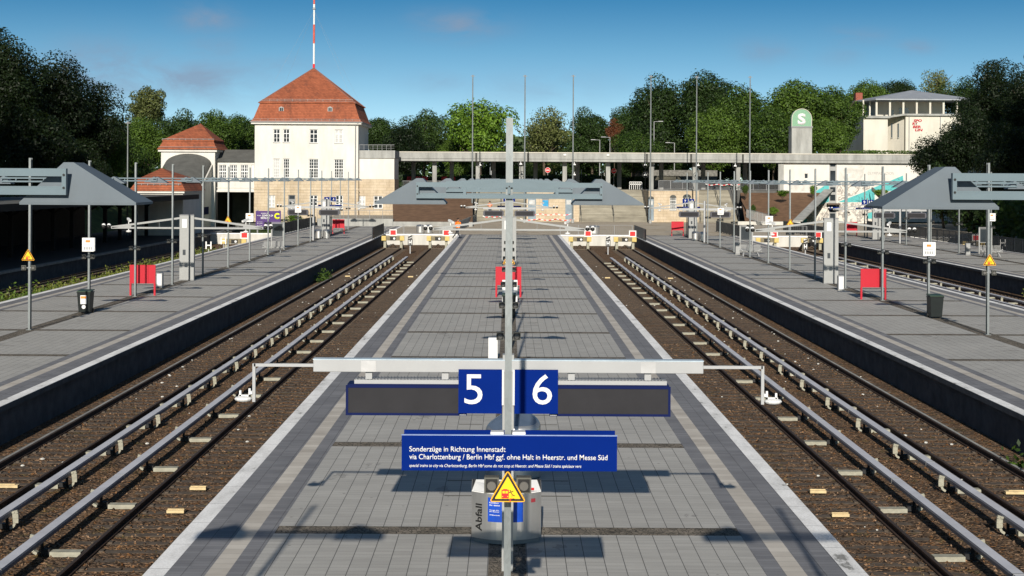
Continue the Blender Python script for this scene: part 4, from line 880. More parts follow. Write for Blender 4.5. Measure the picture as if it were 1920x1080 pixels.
def window(par, x0, x1, z0, z1, Y, nx, nz, glass='glass', fw=.09, bw=.045, sill=True, cross=None, dep=.14):
    y = Y + dep; f = MB()
    f.box(x0, x0 + fw, y, y + .06, z0, z1).box(x1 - fw, x1, y, y + .06, z0, z1).box(x0 + fw, x1 - fw, y, y + .06, z0, z0 + fw).box(x0 + fw, x1 - fw, y, y + .06, z1 - fw, z1)
    for i in range(1, nx):
        x = x0 + (x1 - x0) * i / nx; w = bw * (1.9 if i * 2 == nx else 1); f.box(x - w / 2, x + w / 2, y + .005, y + .055, z0 + fw, z1 - fw)
    for j in range(1, nz):
        z = z0 + (z1 - z0) * j / nz; w = bw * (2.2 if cross == j else 1); f.box(x0 + fw, x1 - fw, y + .01, y + .05, z - w / 2, z + w / 2)
    o = f.build('window', M['white'], par)
    MB().quad((x0, y + .045, z0), (x1, y + .045, z0), (x1, y + .045, z1), (x0, y + .045, z1)).build('pane', M[glass], o)
    if sill: MB().box(x0 - .06, x1 + .06, Y - .06, Y + .14, z0 - .08, z0 - .0).build('sill', M['conc'], o)
    return o
# ---- main white station house
YB = 205.0
def X_(px, py=300): return P(px, py, YB).x
def Z_(px, py): return PZ(px, py, YB)
bl, br = X_(477.5), X_(671.5); bd = 14.5
house = thing('station_house', 'tall white plastered station house with red tiled pyramid roof and sandstone base', 'building', ((bl + br) / 2, YB + bd / 2, 0))
ze = Z_(575, 233); zs = Z_(575, 335.5); zb = -.2
up = []; sp = []
for a, b, t, u, nx, nz, cr, gl in ((512.5, 525, 242, 267, 2, 3, 2, 'glass'), (531, 543, 242, 267, 2, 3, 2, 'glass'), (580.5, 595.7, 242.5, 268, 2, 3, 2, 'glass'), (627.5, 643, 243, 268.5, 2, 3, 2, 'glassl'),
        (512.5, 525, 297.5, 333, 3, 6, 3, 'glassl'), (531, 543, 297.5, 333, 3, 6, 3, 'glass'), (579, 597, 298, 334, 4, 6, 3, 'glass'), (626.5, 644, 298.5, 334, 4, 6, 3, 'glass')):
    up.append((X_(a, t), X_(b, t), Z_(575 * 0 + (a + b) / 2, u), Z_((a + b) / 2, t), nx, nz, gl, cr))
facade(MB(), bl, br, zs, ze, YB, up).quad((br, YB, zs), (br, YB + bd, zs), (br, YB + bd, ze), (br, YB, ze)).quad((bl, YB, zs), (bl, YB, ze), (bl, YB + bd, ze), (bl, YB + bd, zs)).quad((br, YB + bd, zs), (bl, YB + bd, zs), (bl, YB + bd, ze), (br, YB + bd, ze)).build('wall', M['plaster'], house)
for w in up: window(house, w[0], w[1], w[2], w[3], YB, w[4], w[5], w[6], cross=w[7])
for a, b, t, u, nx, nz, gl in ((503, 516, 366, 389, 2, 3, 'glassl'), (580.5, 595.5, 366, 386, 2, 3, 'glass'), (629, 643, 366, 392, 2, 3, 'glass')): sp.append((X_(a, t), X_(b, t), Z_((a + b) / 2, u), Z_((a + b) / 2, t), nx, nz, gl))
dr = (X_(540.5, 380), X_(554, 380), 1.2, Z_(547, 365.5))
facade(MB(), bl - .05, br + .05, zb, zs, YB - .05, sp + [dr]).quad((br + .05, YB - .05, zb), (br + .05, YB + bd, zb), (br + .05, YB + bd, zs), (br + .05, YB - .05, zs)).quad((bl - .05, YB - .05, zb), (bl - .05, YB - .05, zs), (bl - .05, YB + bd, zs), (bl - .05, YB + bd, zb)).quad((bl - .05, YB - .05, zs), (br + .05, YB - .05, zs), (br + .05, YB, zs), (bl - .05, YB, zs)).build('stone_base', M['stone'], house)
for w in sp: window(house, w[0], w[1], w[2], w[3], YB - .05, w[4], w[5], w[6], fw=.1, bw=.08)
zz = Z_(575, 354.5); MB().box(bl - .12, br + .12, YB - .12, YB - .052, zz - .12, zz + .03).box(bl - .09, br + .09, YB - .09, YB - .052, zz - .5, zz - .42).build('string_course', M['stone'], house)
q = MB().box(dr[0], dr[1], YB + .1, YB + .15, dr[2], dr[3]).build('door', M['grey'], house); MB().box(dr[0] + .12, dr[1] - .12, YB + .08, YB + .099, dr[3] - .55, dr[3] - .1).box(dr[0] + .15, dr[1] - .15, YB + .08, YB + .099, dr[2] + 1., dr[2] + 1.4).build('pane', M['glass'], q)
# roof
e0 = .5; ov = .55
zr0 = Z_(575, 229.5); zr1 = Z_(575, 193.5); za = Z_(587, 126)
MB().box(bl - ov + .1, br + ov - .1, YB - ov + .1, YB + bd + ov - .1, ze, zr0).build('eaves_cornice', M['plaster'], house)
MB().box(bl - ov - .06, br + ov + .06, YB - ov - .06, YB - ov + .06, zr0 - .02, zr0 + .10).box(br + ov - .06, br + ov + .06, YB - ov + .06, YB + bd + ov, zr0 - .02, zr0 + .10).build('gutter', M['grey'], house)
def frust(mb, X0, X1, Y0_, Y1, z0, i, z1):
    a = [(X0, Y0_, z0), (X1, Y0_, z0), (X1, Y1, z0), (X0, Y1, z0)]; b = [(X0 + i, Y0_ + i, z1), (X1 - i, Y0_ + i, z1), (X1 - i, Y1 - i, z1), (X0 + i, Y1 - i, z1)]
    for k in range(4): mb.quad(a[k], a[(k + 1) % 4], b[(k + 1) % 4], b[k])
    return mb
hx0, hx1, hy0, hy1 = bl - ov, br + ov, YB - ov, YB + bd + ov
zk = zr0 + .35; mr = MB(); frust(mr, hx0, hx1, hy0, hy1, zr0, .42, zr0 + .62); frust(mr, hx0 + .42, hx1 - .42, hy0 + .42, hy1 - .42, zr0 + .62, .72, zr1)
roof = mr.build('mansard_roof', M['tile'], house)
cxr, cyr = (hx0 + hx1) / 2, (hy0 + hy1) / 2
i1 = 1.02; ur = MB(); X0, X1, Y0_, Y1 = hx0 + i1 - .05, hx1 - i1 + .05, hy0 + i1 - .05, hy1 - i1 + .05; za2 = za + .0
cs = [(X0, Y0_, zr1 + .06), (X1, Y0_, zr1 + .06), (X1, Y1, zr1 + .06), (X0, Y1, zr1 + .06)]
for k in range(4): ur.quad(cs[k], cs[(k + 1) % 4], (cxr, cyr, za2 + .38))
ur.quad(*[(a, b, zr1 + .03) for a, b, c in cs]); 
for k in range(4):
    a, b = cs[k], cs[(k + 1) % 4]; ur.quad((a[0], a[1], zr1 + .0), (b[0], b[1], zr1 + .0), b, a)
ur.build('pyramid_roof', M['tile'], house)
rd = MB()
for k in range(4): rd.bar(cs[k], (cxr, cyr, za2 + .40), .2, .1)
rd.build('ridge_tiles', mat('ridge_tile', (.27, .12, .085), .85, 0, 5., .2), house)
sg = MB()   # snow guards
for (zq, yq, xa, xb) in ((zr1 + .35, Y0_ + .32, X0 + .4, X1 - .4), (zr0 + .22, hy0 + .14, hx0 + .3, hx1 - .3)):
    sg.bar((xa, yq, zq), (xb, yq, zq), .03, .03).bar((xa, yq, zq + .22), (xb, yq, zq + .22), .03, .03)
    k = xa
    while k < xb: sg.box(k, k + .03, yq - .02, yq + .02, zq - .2, zq + .25); k += 1.05
sg.build('snow_guard', M['alud'], house)
for px in (527, 618.5):
    x = X_(px, 205); zc = Z_(px, 205); y = hy0 + .95
    d_ = MB().prism([(x - .33, y - .2, zc - .32), (x + .33, y - .2, zc - .32), (x + .33, y - .2, zc + .25), (x, y - .2, zc + .42), (x - .33, y - .2, zc + .25)], (0, .7, 0)).build('dormer', M['alud'], house)
    MB().box(x - .22, x - .03, y - .21, y - .2, zc - .22, zc + .22).box(x + .03, x + .22, y - .21, y - .2, zc - .22, zc + .22).build('pane', M['glass'], d_)
x = X_(666.5, 300); MB().tube((x, YB - .14, zb), (x, YB - .14, ze), .07, n=8).tube((x, YB - .14, ze), (x + .4, YB - .5, ze + .2), .07, n=8).build('downpipe', M['grey'], house)
# antenna pole on the roof
mm = thing('antenna_mast', 'red and white striped antenna pole rising from the roof of the white house', 'mast', (cxr, cyr, za))
xm = cxr; zt = lambda py: PZ(588, py, cyr)
for nm, a, b, m_, r_ in (('red_band', 127, 120, 'redbr', .16), ('white_band', 120, 81.5, 'white', .13), ('red_band', 81.5, 46, 'redw', .15), ('white_band', 46, 17, 'white', .12), ('white_band', 14, 8, 'white', .15), ('red_band', 8, -60, 'redw', .13)):
    MB().tube((xm, cyr, zt(a)), (xm, cyr, zt(b)), r_, n=10).build(nm, M.get(m_) or mat('faded_red_band', (.50, .10, .07), .6), mm)
MB().tube((xm, cyr, zt(17.6)), (xm, cyr, zt(16.6)), .28, n=12).tube((xm, cyr, zt(16.6)), (xm, cyr, zt(14)), .2, .15, n=12).build('collar', M['alud'], mm)
gw = MB()
for dx, dy in ((-6.2, -6), (6.2, -6), (6.2, 6), (-6.2, 6)): gw.tube((xm, cyr, zt(20)), (xm + dx, cyr + dy, zr1 + .3), .007, n=3, caps=False)
gw.build('guy_wire', M['grey'], mm)
# ---- annex right of house
an0, an1 = br + .06, X_(738, 340); YA = YB + 1.0
an = thing('station_annex', 'low white annex with roof terrace joining the station house and the colonnade', 'building', ((an0 + an1) / 2, YA + 4, 0))
za1 = Z_(705, 296.5); zs1 = Z_(705, 336)
MB().box(an0, an1, YA, YA + 8, zs1, za1).build('wall', M['plaster'], an)
ops = [(P(a, 380, YA).x, P(b, 380, YA).x, PZ(a, u, YA), PZ(a, 367, YA)) for a, b, u in ((672.5, 685, 390), (700.5, 717.5, 391))]
facade(MB(), an0, an1 + .05, -.2, zs1, YA - .05, ops).quad((an1 + .05, YA - .05, -.2), (an1 + .05, YA + 8, -.2), (an1 + .05, YA + 8, zs1), (an1 + .05, YA - .05, zs1)).build('stone_base', M['stone'], an)
for o in ops: window(an, o[0], o[1], o[2], o[3], YA - .05, 2, 3, 'glassl' if o is ops[0] else 'glass', fw=.1, bw=.08)
MB().box(an0, an1 + .1, YA - .2, YA + 8.2, za1 + .01, PZ(705, 282, YA)).build('parapet', M['conc'], an)
zt_ = PZ(705, 271, YA); zp = PZ(705, 282, YA); rl = MB().box(an0, an1, YA, YA + .04, zt_ - .05, zt_)
k = an0
while k < an1: rl.box(k, k + .04, YA, YA + .04, zp, zt_); k += .62
for zq in (.3, .6): rl.box(an0, an1, YA + .01, YA + .03, zp + zq, zp + zq + .025)
rl.build('terrace_railing', M['grey'], an)
# ---- glazed bridge wing left of the house with the dark underpass
wg0, wg1 = P(408, 320, 205).x, bl - .02; YW = 205.0
wg = thing('bridge_wing', 'white glazed bridge wing over the dark underpass left of the station house', 'building', ((wg0 + wg1) / 2, YW + 4, 0))
ops = [(P(a, 320, YW).x, P(b, 320, YW).x, PZ(a, 334, YW), PZ(a, 309, YW)) for a, b in ((410, 424.5), (430.5, 444.5), (451, 465), (471.5, 476.5))]
zt_ = PZ(440, 303.5, YW); zo = PZ(440, 360, YW)
facade(MB(), wg0, wg1, zo, zt_, YW, ops).quad((wg0, YW, zo), (wg1, YW, zo), (wg1, YW + 8, zo), (wg0, YW + 8, zo)).build('wall', M['plaster'], wg)
for o in ops: window(wg, o[0], o[1], o[2], o[3], YW, 4, 4, 'glass', fw=.08, bw=.06, cross=2)
MB().box(wg0 - .1, wg1, YW - .12, YW - .01, zo, zo + .22).box(wg0 - .1, wg1, YW - .08, YW - .01, zo + .55, zo + .62).build('string_course', M['plaster'], wg)
MB().prism([(wg0 - .2, YW - .3, zt_), (wg0 - .2, YW + 8.3, zt_), (wg0 - .2, YW + 4, zt_ + 1.75)], (wg1 - wg0 + .2, 0, 0)).build('roof', M['roofgrey'], wg)
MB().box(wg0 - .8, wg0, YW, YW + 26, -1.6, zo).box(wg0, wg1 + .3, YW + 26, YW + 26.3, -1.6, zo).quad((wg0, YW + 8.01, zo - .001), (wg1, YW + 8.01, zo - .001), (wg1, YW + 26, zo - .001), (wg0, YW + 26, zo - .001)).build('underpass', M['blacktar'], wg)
# ---- entrance pavilion with the arched vault
YV = 204.0
def XV(px, py=300): return P(px, py, YV).x
def ZV(px, py): return PZ(px, py, YV)
v0, v1 = XV(302), XV(403); pv = thing('entrance_pavilion', 'white pavilion with red tiled roof above a grey barrel vault descending to the platform', 'building', ((v0 + v1) / 2, YV + 3, 0))
zev = ZV(352, 284.5); cxv = XV(353); 
arc = []
ax0, ax1 = XV(309), XV(397); zsp = ZV(353, 318); ztp = ZV(353, 288)
for i in range(17):
    t = math.pi * (1 - i / 16); arc.append(((ax0 + ax1) / 2 + (ax1 - ax0) / 2 * math.cos(t), ZV(353, 309) + (ztp - ZV(353, 309)) * math.sin(t)))
# front wall around the arch
mb = MB(); top = zev
mb.quad((v0, YV, 0), (ax0, YV, 0), (ax0, YV, top), (v0, YV, top)); mb.quad((ax1, YV, -1.2), (v1, YV, -1.2), (v1, YV, top), (ax1, YV, top))
for (xa, za_), (xb, zb_) in zip(arc, arc[1:]): mb.quad((xa, YV, za_), (xb, YV, zb_), (xb, YV, top), (xa, YV, top))
mb.quad((v1, YV, -1.2), (v1, YV + 7.5, -1.2), (v1, YV + 7.5, top), (v1, YV, top)).quad((v0, YV, 0), (v0, YV, top), (v0, YV + 7.5, top), (v0, YV + 7.5, 0)).quad((v0, YV + 7.4, -1.2), (v1, YV + 7.4, -1.2), (v1, YV + 7.4, top), (v0, YV + 7.4, top))
mb.build('wall', M['plaster'], pv)
MB().box(v0 - .35, v1 + .3, YV - .3, YV + 7.8, zev - .0, zev + .3).build('eaves_cornice', M['plaster'], pv)
rx0, rx1, ry0, ry1 = v0 - .5, v1 + .45, YV - .5, YV + 8; zz0 = zev + .3; zz1 = ZV(353, 264)
mr = MB(); frust(mr, rx0, rx1, ry0, ry1, zz0, .35, zz0 + .45); frust(mr, rx0 + .35, rx1 - .35, ry0 + .35, ry1 - .35, zz0 + .45, .38, zz1)
mr.build('mansard_roof', M['tile'], pv)
X0, X1, Y0_, Y1 = rx0 + .6, rx1 - .6, ry0 + .6, ry1 - .6; ap = (XV(365), YV + 3.9, ZV(365, 231) + .1); ur = MB()
cs = [(X0, Y0_, zz1 + .12), (X1, Y0_, zz1 + .12), (X1, Y1, zz1 + .12), (X0, Y1, zz1 + .12)]
for k in range(4):
    ur.quad(cs[k], cs[(k + 1) % 4], ap); a, b = cs[k], cs[(k + 1) % 4]; ur.quad((a[0], a[1], zz1 - .05), (b[0], b[1], zz1 - .05), b, a)
ur.build('pyramid_roof', M['tile'], pv)
sg = MB().bar((X0, Y0_ - .05, zz1 + .25), (X1, Y0_ - .05, zz1 + .25), .05, .05).bar((rx0 + .2, ry0 + .1, zz0 + .35), (rx1 - .2, ry0 + .1, zz0 + .35), .04, .04)
k = X0
while k < X1: sg.box(k, k + .04, Y0_ - .07, Y0_ - .03, zz1 + .08, zz1 + .3); k += .8
sg.build('snow_guard', M['alud'], pv)
mb = MB(); n = 6
for j in range(n):
    for (xa, za_), (xb, zb_) in zip(arc, arc[1:]):
        ya, yb = YV - j * 3.2, YV - (j + 1) * 3.2; da, db = -.42 * 3.2 * j, -.42 * 3.2 * (j + 1)
        mb.quad((xa, ya, za_ + da), (xb, ya, zb_ + da), (xb, yb, zb_ + db), (xa, yb, za_ + db))
mb.quad(*[(x, YV - n * 3.2, z - .42 * 3.2 * n) for x, z in arc]); mb.build('barrel_vault', M['roofgrey'], pv)
sl = -.42; zc0 = arc[-1][1]
MB().prism([(ax1, YV, -1.2), (ax1, YV, zc0), (ax1, YV - 19.2, zc0 - .42 * 19.2), (ax1, YV - 19.2, -1.2)], (-.25, 0, 0)).build('side_wall', M['plaster'], pv)
MB().bar((ax1 + .06, YV - .05, zc0 + .0), (ax1 + .06, YV - 19.2, zc0 - .42 * 19.2), .2, .14).build('verge_trim', M['plaster'], pv)
for a, b in ((2., 5.), (7, 9)):
    MB().box(ax1 - .02, ax1 + .03, YV - b, YV - a, .9, 1.9).build('side_sign', M['bluedk'], pv)
# ---- small red roofed pavilion in front
YK = 150.0
k0, k1 = P(258, 370, YK).x, P(343, 370, YK).x
kp = thing('platform_pavilion', 'small white pavilion with red roof rising above the dark platform canopy', 'building', ((k0 + k1) / 2, YK + 3, 0))
zt_ = PZ(300, 362, YK)
MB().box(k0, k1, YK + .01, YK + 9, 0, zt_).build('wall', M['plaster'], kp); MB().box(k0 - .25, k1 + .2, YK - .25, YK + 9.2, zt_, zt_ + .22).build('eaves_cornice', M['plaster'], kp)
q0, q1, q2, q3 = P(243, 360, YK).x, k1 + .35, YK - .4, YK + 9.4; zr = zt_ + .22
mr = MB(); frust(mr, q0, q1, q2, q3, zr, .3, zr + .45); frust(mr, q0 + .3, q1 - .3, q2 + .3, q3 - .3, zr + .45, .35, zr + 1.0)
mr.build('mansard_roof', M['tile'], kp)
cs = [(q0 + .5, q2 + .5, zr + 1.05), (q1 - .5, q2 + .5, zr + 1.05), (q1 - .5, q3 - .5, zr + 1.05), (q0 + .5, q3 - .5, zr + 1.05)]; ur = MB(); ap = (P(303, 315, YK + 4.5).x, YK + 4.5, PZ(303, 315, YK + 4.5))
for k in range(4): ur.quad(cs[k], cs[(k + 1) % 4], ap)
for k in range(4):
    a, b = cs[k], cs[(k + 1) % 4]; ur.quad((a[0], a[1], a[2] - .15), (b[0], b[1], b[2] - .15), b, a)
ur.build('pyramid_roof', M['tile'], kp)
sg = MB().bar((q0 + .5, q2 + .25, zr + .7), (q1 - .5, q2 + .25, zr + .7), .05, .05)
for i in range(8): sg.box(q0 + .6 + i * .62, q0 + .64 + i * .62, q2 + .2, q2 + .26, zr + .55, zr + .75)
sg.build('snow_guard', M['alud'], kp)

# ================================================================ colonnade
c0, c1 = P(738, 290, 216).x, 75.0
cl = thing('colonnade', 'long flat concrete colonnade roof on pale square columns above the stairs', 'colonnade', (10, 220, 4.4))
zt_ = PZ(740, 285.5, 216); zb_ = PZ(740, 301.5, 216)
MB().box(c0, c1, 216, 227, zb_, zt_).build('roof_slab', M['conc'], cl)
MB().box(c0 - .05, c1, 215.93, 227, zt_ + .0, zt_ + .12).build('roof_edge', M['plaster2'], cl)
mb = MB().box(c0, c1, 215.96, 215.99, zb_ + .35, zb_ + .38)
for px in (740, 893, 990, 1213, 1296, 1393): x = P(px, 295, 215.9).x; mb.box(x - .14, x + .14, 215.93, 215.955, zb_, zt_)
mb.build('roof_joint', mat('dark_stain', (.07, .07, .065), .9), cl)
for i in range(10):
    x = P(815 + 81.2 * (i - 1), 330, 218).x
    if i == 0: x = P(741, 330, 218).x
    MB().box(x - .31, x + .31, 217.6, 218.2, 4.4, zb_).build('column', M['conc'], cl); MB().box(x - .31 + 2.2, x + .31 + 2.2, 225, 225.6, 4.4, zb_).build('rear_column', M['concd'], cl)
for px in (1059, 1140): x = P(px, 292, 215.9).x; MB().box(x - .18, x + .18, 215.8, 215.93, zt_ - .35, zt_ - .12).build('roof_lamp', M['white'], cl)
# white mural building under the right end
YM = 216.6; mu0 = P(1459, 330, YM).x; mu1 = 75
mu = thing('mural_building', 'white building with teal and grey mural and OLYMPIASTADION lettering under the roof slab', 'building', (50, 220, 0))
dx0, dx1 = P(1555, 330, YM).x, P(1568.5, 330, YM).x; zq = PZ(1560, 304, YM)
facade(MB(), mu0, mu1, -.1, zb_, YM, [(P(1508.5, 330, YM).x, P(1515.5, 330, YM).x, PZ(1512, 335, YM), PZ(1512, 325.5, YM)), (dx0, dx1, -.1 + .2, zb_ - .02)]).build('wall', M['plaster'], mu)
MB().box(mu0, mu0 + .8, YM - .15, YM - .01, 4.0, zb_).build('corner_pier', M['conc'], mu)
window(mu, P(1508.5, 330, YM).x, P(1515.5, 330, YM).x, PZ(1512, 335, YM), PZ(1512, 325.5, YM), YM, 1, 1, 'glass', fw=.06, sill=False)
MB().box(dx0, dx1, YM + .12, YM + .2, -.1, zb_).build('window_strip', M['alud'], mu)
for a, b in ((305, 312), (320, 340), (351, 360), (365, 376), (384, 398), (400, 412)):
    o = MB().box(dx0 + .15, dx1 - .15, YM + .06, YM + .119, PZ(1562, b, YM), PZ(1562, a, YM)).build('strip_window', M['glass'], mu)
MB().box(dx0 - .4, dx1 + .4, YM - .9, YM - .01, PZ(1562, 384, YM), PZ(1562, 381, YM)).build('door_canopy', mat('brown_canopy', (.10, .07, .05), .7), mu)
MB().box(dx0 - .1, dx1 + .3, YM - .7, YM - .62, PZ(1562, 393, YM), PZ(1562, 388, YM)).build('blue_sign', M['blue'], mu)
def poly(pts, m, nm, off=.03, Y=None):
    Yp = (Y or YM) - off; o = MB().quad(*[tuple(P(a, b, Yp)) for a, b in pts]).build(nm, m, mu); return o
ms = M['mural']
fai = mat('faint_mural_grey', (.55, .53, .49), .9, 0, 1.4, .22)
poly([(1573, 321), (1612, 308), (1622, 312), (1618, 330), (1602, 348), (1592, 350)], fai, 'mural_sketch', .02)
poly([(1571, 379), (1625, 358), (1640, 352), (1640, 379)], M['teal'], 'mural_triangle', .04)
poly([(1626, 357), (1693, 329), (1694, 339), (1700, 357), (1634, 359)], M['teal'], 'mural_band', .045)
poly([(1524, 362), (1554.5, 343), (1554.5, 378), (1538, 384), (1522, 392)], M['teal'], 'mural_triangle', .04)
poly([(1503, 421), (1524, 390), (1554.5, 376), (1554.5, 422)], ms, 'mural_sketch', .035)
poly([(1569, 380), (1660, 380), (1660, 424), (1569, 424)], ms, 'mural_sketch', .03)
poly([(1569, 340), (1600, 345), (1640, 350), (1571, 377)], ms, 'mural_sketch', .025)
poly([(1480, 344), (1554, 338), (1554, 352), (1530, 358), (1480, 358)], fai, 'mural_sketch', .02)
poly([(1627, 400), (1640, 396), (1640, 410), (1625, 410)], M['teal'], 'mural_figure', .05)
poly([(1502, 421), (1508, 409), (1513, 411), (1513, 421)], M['teal'], 'mural_figure', .05)
text('OLYMPIASTADION', P(1627, 327, YM).x, P(1676, 327, YM).x, PZ(1650, 327.3, YM), 5.0 / F * YM, YM - .03, mat('pale_grey_letters', (.40, .39, .37), .8), mu, bold=.0)
# S pillar
sp_ = thing('station_s_pillar', 'square concrete pillar carrying a green arched sign with white S above the roof slab', 'sign', (P(1503, 280, 219).x, 220.5, 9.7))
xa, xb = P(1484.5, 260, 219).x, P(1522.5, 260, 219).x; z0_, z1_ = zt_ + .12, PZ(1503, 239.5, 219)
MB().box(xa, xb, 219, 221.4, z0_, z1_).build('pillar', M['conc'], sp_); MB().box(xa - .1, xb + .1, 218.9, 221.5, z1_, z1_ + .22).build('cap', M['grey'], sp_)
xc = (xa + xb) / 2; rr_ = (xb - xa) / 2 - .04; zc_ = PZ(1503, 204, 219) - rr_
pts = [(xa + .04, 219.2, z1_ + .22), (xb - .04, 219.2, z1_ + .22)] + [(xc + rr_ * math.cos(t * math.pi / 20), 219.2, zc_ + rr_ * math.sin(t * math.pi / 20)) for t in range(21)]
g = MB().prism(pts, (0, 1.2, 0)).build('s_sign', M['green'], sp_)
rim = MB()
pr = [(p[0], 219.15, p[2]) for p in pts[1:]] + [(pts[0][0], 219.15, pts[0][2])]
for a, b in zip(pr, pr[1:]): rim.bar(a, b, .08, .08)
rim.build('rim', M['plaster2'], g); text('S', xc - .60, xc + .60, PZ(1503, 232.5, 219), 1.55, 219.18, M['white'], g, 'letter', bold=.05)
# ---- stairs, sandstone blocks
def stairs(px0, px1, label, Y0s=206.0, n=26, py=400):
    x0, x1 = P(px0, py, Y0s).x, P(px1, py, Y0s).x; r = thing('staircase', label, 'stairs', ((x0 + x1) / 2, Y0s, 0), 'wide stone staircases'); b = MB()
    for i in range(n): b.box(x0, x1, Y0s + i * .37, 216.02, i * .169, (i + 1) * .169 - .0)
    b.v = [(x, y, z) for x, y, z in b.v]; b.build('steps', M['step'], r)
    f = MB()
    for i in range(n): f.box(x0 + .01, x1 - .01, Y0s + i * .37 - .004, Y0s + i * .37 + .02, (i + 1) * .169 - .035, (i + 1) * .169 + .004)
    f.build('nosing', mat('dirty_nosing', (.13, .115, .085), .9, 0, 2., .3), r); return x0, x1
def handrail(x, label, Y0s=206.0):
    r = thing('stair_handrail', label, 'handrail', (x, Y0s, 0), 'dark stair handrails'); b = MB().bar((x, Y0s - .4, 1.0), (x, Y0s + 9.6, 5.4), .06, .06)
    for i in range(6): b.box(x - .03, x + .03, Y0s + i * 1.85, Y0s + i * 1.85 + .05, i * .85, i * .85 + 1.15)
    b.build('rail', M['bars'], r)
st = [stairs(887, 985, 'stone staircase left of the sandstone wall with the orange clad person on it'), stairs(1087, 1215, 'wide stone staircase between the two sandstone walls'), stairs(1311, 1384, 'stone staircase just left of the brown earth slope')]
for x, w in ((st[0][0] + .1, 'left edge of the left staircase'), (st[0][0] + 3.8, 'middle of the left staircase'), (st[1][0] + .2, 'left edge of the wide middle staircase'), ((st[1][0] + st[1][1]) / 2, 'centre of the wide middle staircase'), (st[1][1] - .1, 'right edge of the wide middle staircase'), (st[2][0] + .2, 'left edge of the right staircase'), ((st[2][0] + st[2][1]) / 2 + .6, 'centre of the right staircase'), (st[2][1] + .1, 'brown slope beside the right staircase')):
    handrail(x, 'dark handrail at the %s' % w)
def block(x0, x1, label, holes):
    r = thing('sandstone_wall', label, 'wall', ((x0 + x1) / 2, 206, 0), 'sandstone walls between the stairs'); YS = 206.0
    ops = [(a, b, c, d_) for a, b, c, d_, k in holes]
    facade(MB(), x0, x1, 0, 4.35, YS, ops, .35).quad((x0, YS, 0), (x0, YS, 4.35), (x0, 216, 4.35), (x0, 216, 0)).quad((x1, YS, 0), (x1, 216, 0), (x1, 216, 4.35), (x1, YS, 4.35)).quad((x0, YS, 4.35), (x1, YS, 4.35), (x1, 216, 4.35), (x0, 216, 4.35)).build('wall', M['stone'], r)
    MB().box(x0 - .08, x1 + .08, YS - .1, YS + .5, 4.35, 4.5).build('coping', M['concd'], r)
    for a, b, c, d_, k in holes:
        if k == 'door': q = MB().box(a, b, YS + .2, YS + .26, c, d_).build('door', mat('blue_grey_door', (.20, .25, .29), .6), r); MB().box(a + .15, b - .15, YS + .18, YS + .199, d_ - .9, d_ - .3).build('pane', M['glassl'], q)
        elif k == 'blue': q = MB().box(a, b, YS + .2, YS + .26, c, d_).build('window', M['grey'], r); MB().box(a + .08, b - .08, YS + .18, YS + .199, c + .1, d_ - .25).build('pane', M['cyan'], q)
        else: window(r, a, b, c, d_, YS, 3, 4, 'glass', fw=.08, bw=.05, dep=.18)
        # arched head
        if k != 'door2':
            xm_ = (a + b) / 2; rr = (b - a) / 2; pts = [(xm_ + rr * math.cos(t * math.pi / 10), YS - .012, d_ + rr * .75 * math.sin(t * math.pi / 10)) for t in range(11)]
            MB().prism(pts, (0, .008, 0)).build('arched_head', M['glass'], r)
X6 = lambda px, py=390: P(px, py, 206).x
Z6 = lambda py, px=1000: PZ(px, py, 206)
block(X6(985), X6(1086), 'left sandstone wall with blue window and grey doors', [(X6(990), X6(1005), .3, Z6(371), 'door'), (X6(1016.5), X6(1029), Z6(390), Z6(372), 'blue'), (X6(1060), X6(1073), .3, Z6(371), 'door')])
block(X6(1215), X6(1310), 'right sandstone wall with two arched windows behind the 7 and 8 sign', [(X6(1256), X6(1268), Z6(394, 1260), Z6(370, 1260), 'win'), (X6(1280), X6(1296), Z6(394, 1290), Z6(370, 1290), 'win'), (X6(1213 + 2), X6(1226), .2, Z6(372, 1220), 'door')])
# ---- retaining wall & earth slopes left
r = thing('retaining_wall', 'stained concrete retaining wall below the station house terrace', 'wall', (-16, 183, 0))
xl, xr_ = P(588, 420, 180).x, P(733, 420, 180).x
MB().box(xl, xr_, 183.0, 183.4, -.1, PZ(660, 410, 183)).build('wall', M['conc'], r)
r = thing('low_wall', 'low pale concrete wall holding back the shaded earth slope', 'wall', (-10, 183, 0)); x2 = P(886, 420, 183).x
MB().box(xr_ + .02, x2, 183.2, 183.6, -.1, PZ(800, 416, 183)).build('wall', M['conc'], r)
zt1 = PZ(660, 410, 183); struct('terrace', MB().box(xl, xr_, 183.4, 205, -.1, zt1 - .1), mat('terrace_gravel', (.30, .27, .22), .95, 0, 1., .2))
rl = MB(); zr_ = zt1
r = thing('terrace_fence', 'thin grey mesh fence on the retaining wall in front of the station house', 'fence', ((xl + xr_) / 2, 183.1, zt1))
rl.box(xl, xr_, 183.15, 183.2, zt1 + 1.0, zt1 + 1.05); k = xl
while k < xr_: rl.box(k, k + .05, 183.15, 183.2, zt1, zt1 + 1.0); k += 1.6
rl.build('frame', M['grey'], r); rl = MB(); k = xl
while k < xr_: rl.box(k, k + .012, 183.17, 183.18, zt1, zt1 + 1.0); k += .2
rl.build('mesh', M['grey'], r)
struct('earth_slope', MB().quad((xr_, 183.6, .5), (x2, 183.6, .5), (P(886, 360, 214).x, 214, 4.4), (P(735, 360, 214).x, 214, 4.4)), M['earth'])
ex0, ex1 = P(1388, 400, 206).x, P(1488, 417, 196).x; zl = PZ(1440, 417, 197)
e = MB().quad((P(1397, 417, 197).x, 197, zl), (P(1487, 417, 197).x, 197, zl), (P(1547, 358, 216.3).x, 216.3, 4.1), (P(1388, 358, 216.3).x, 216.3, 4.1))
struct('earth_bank', e, M['earth'])
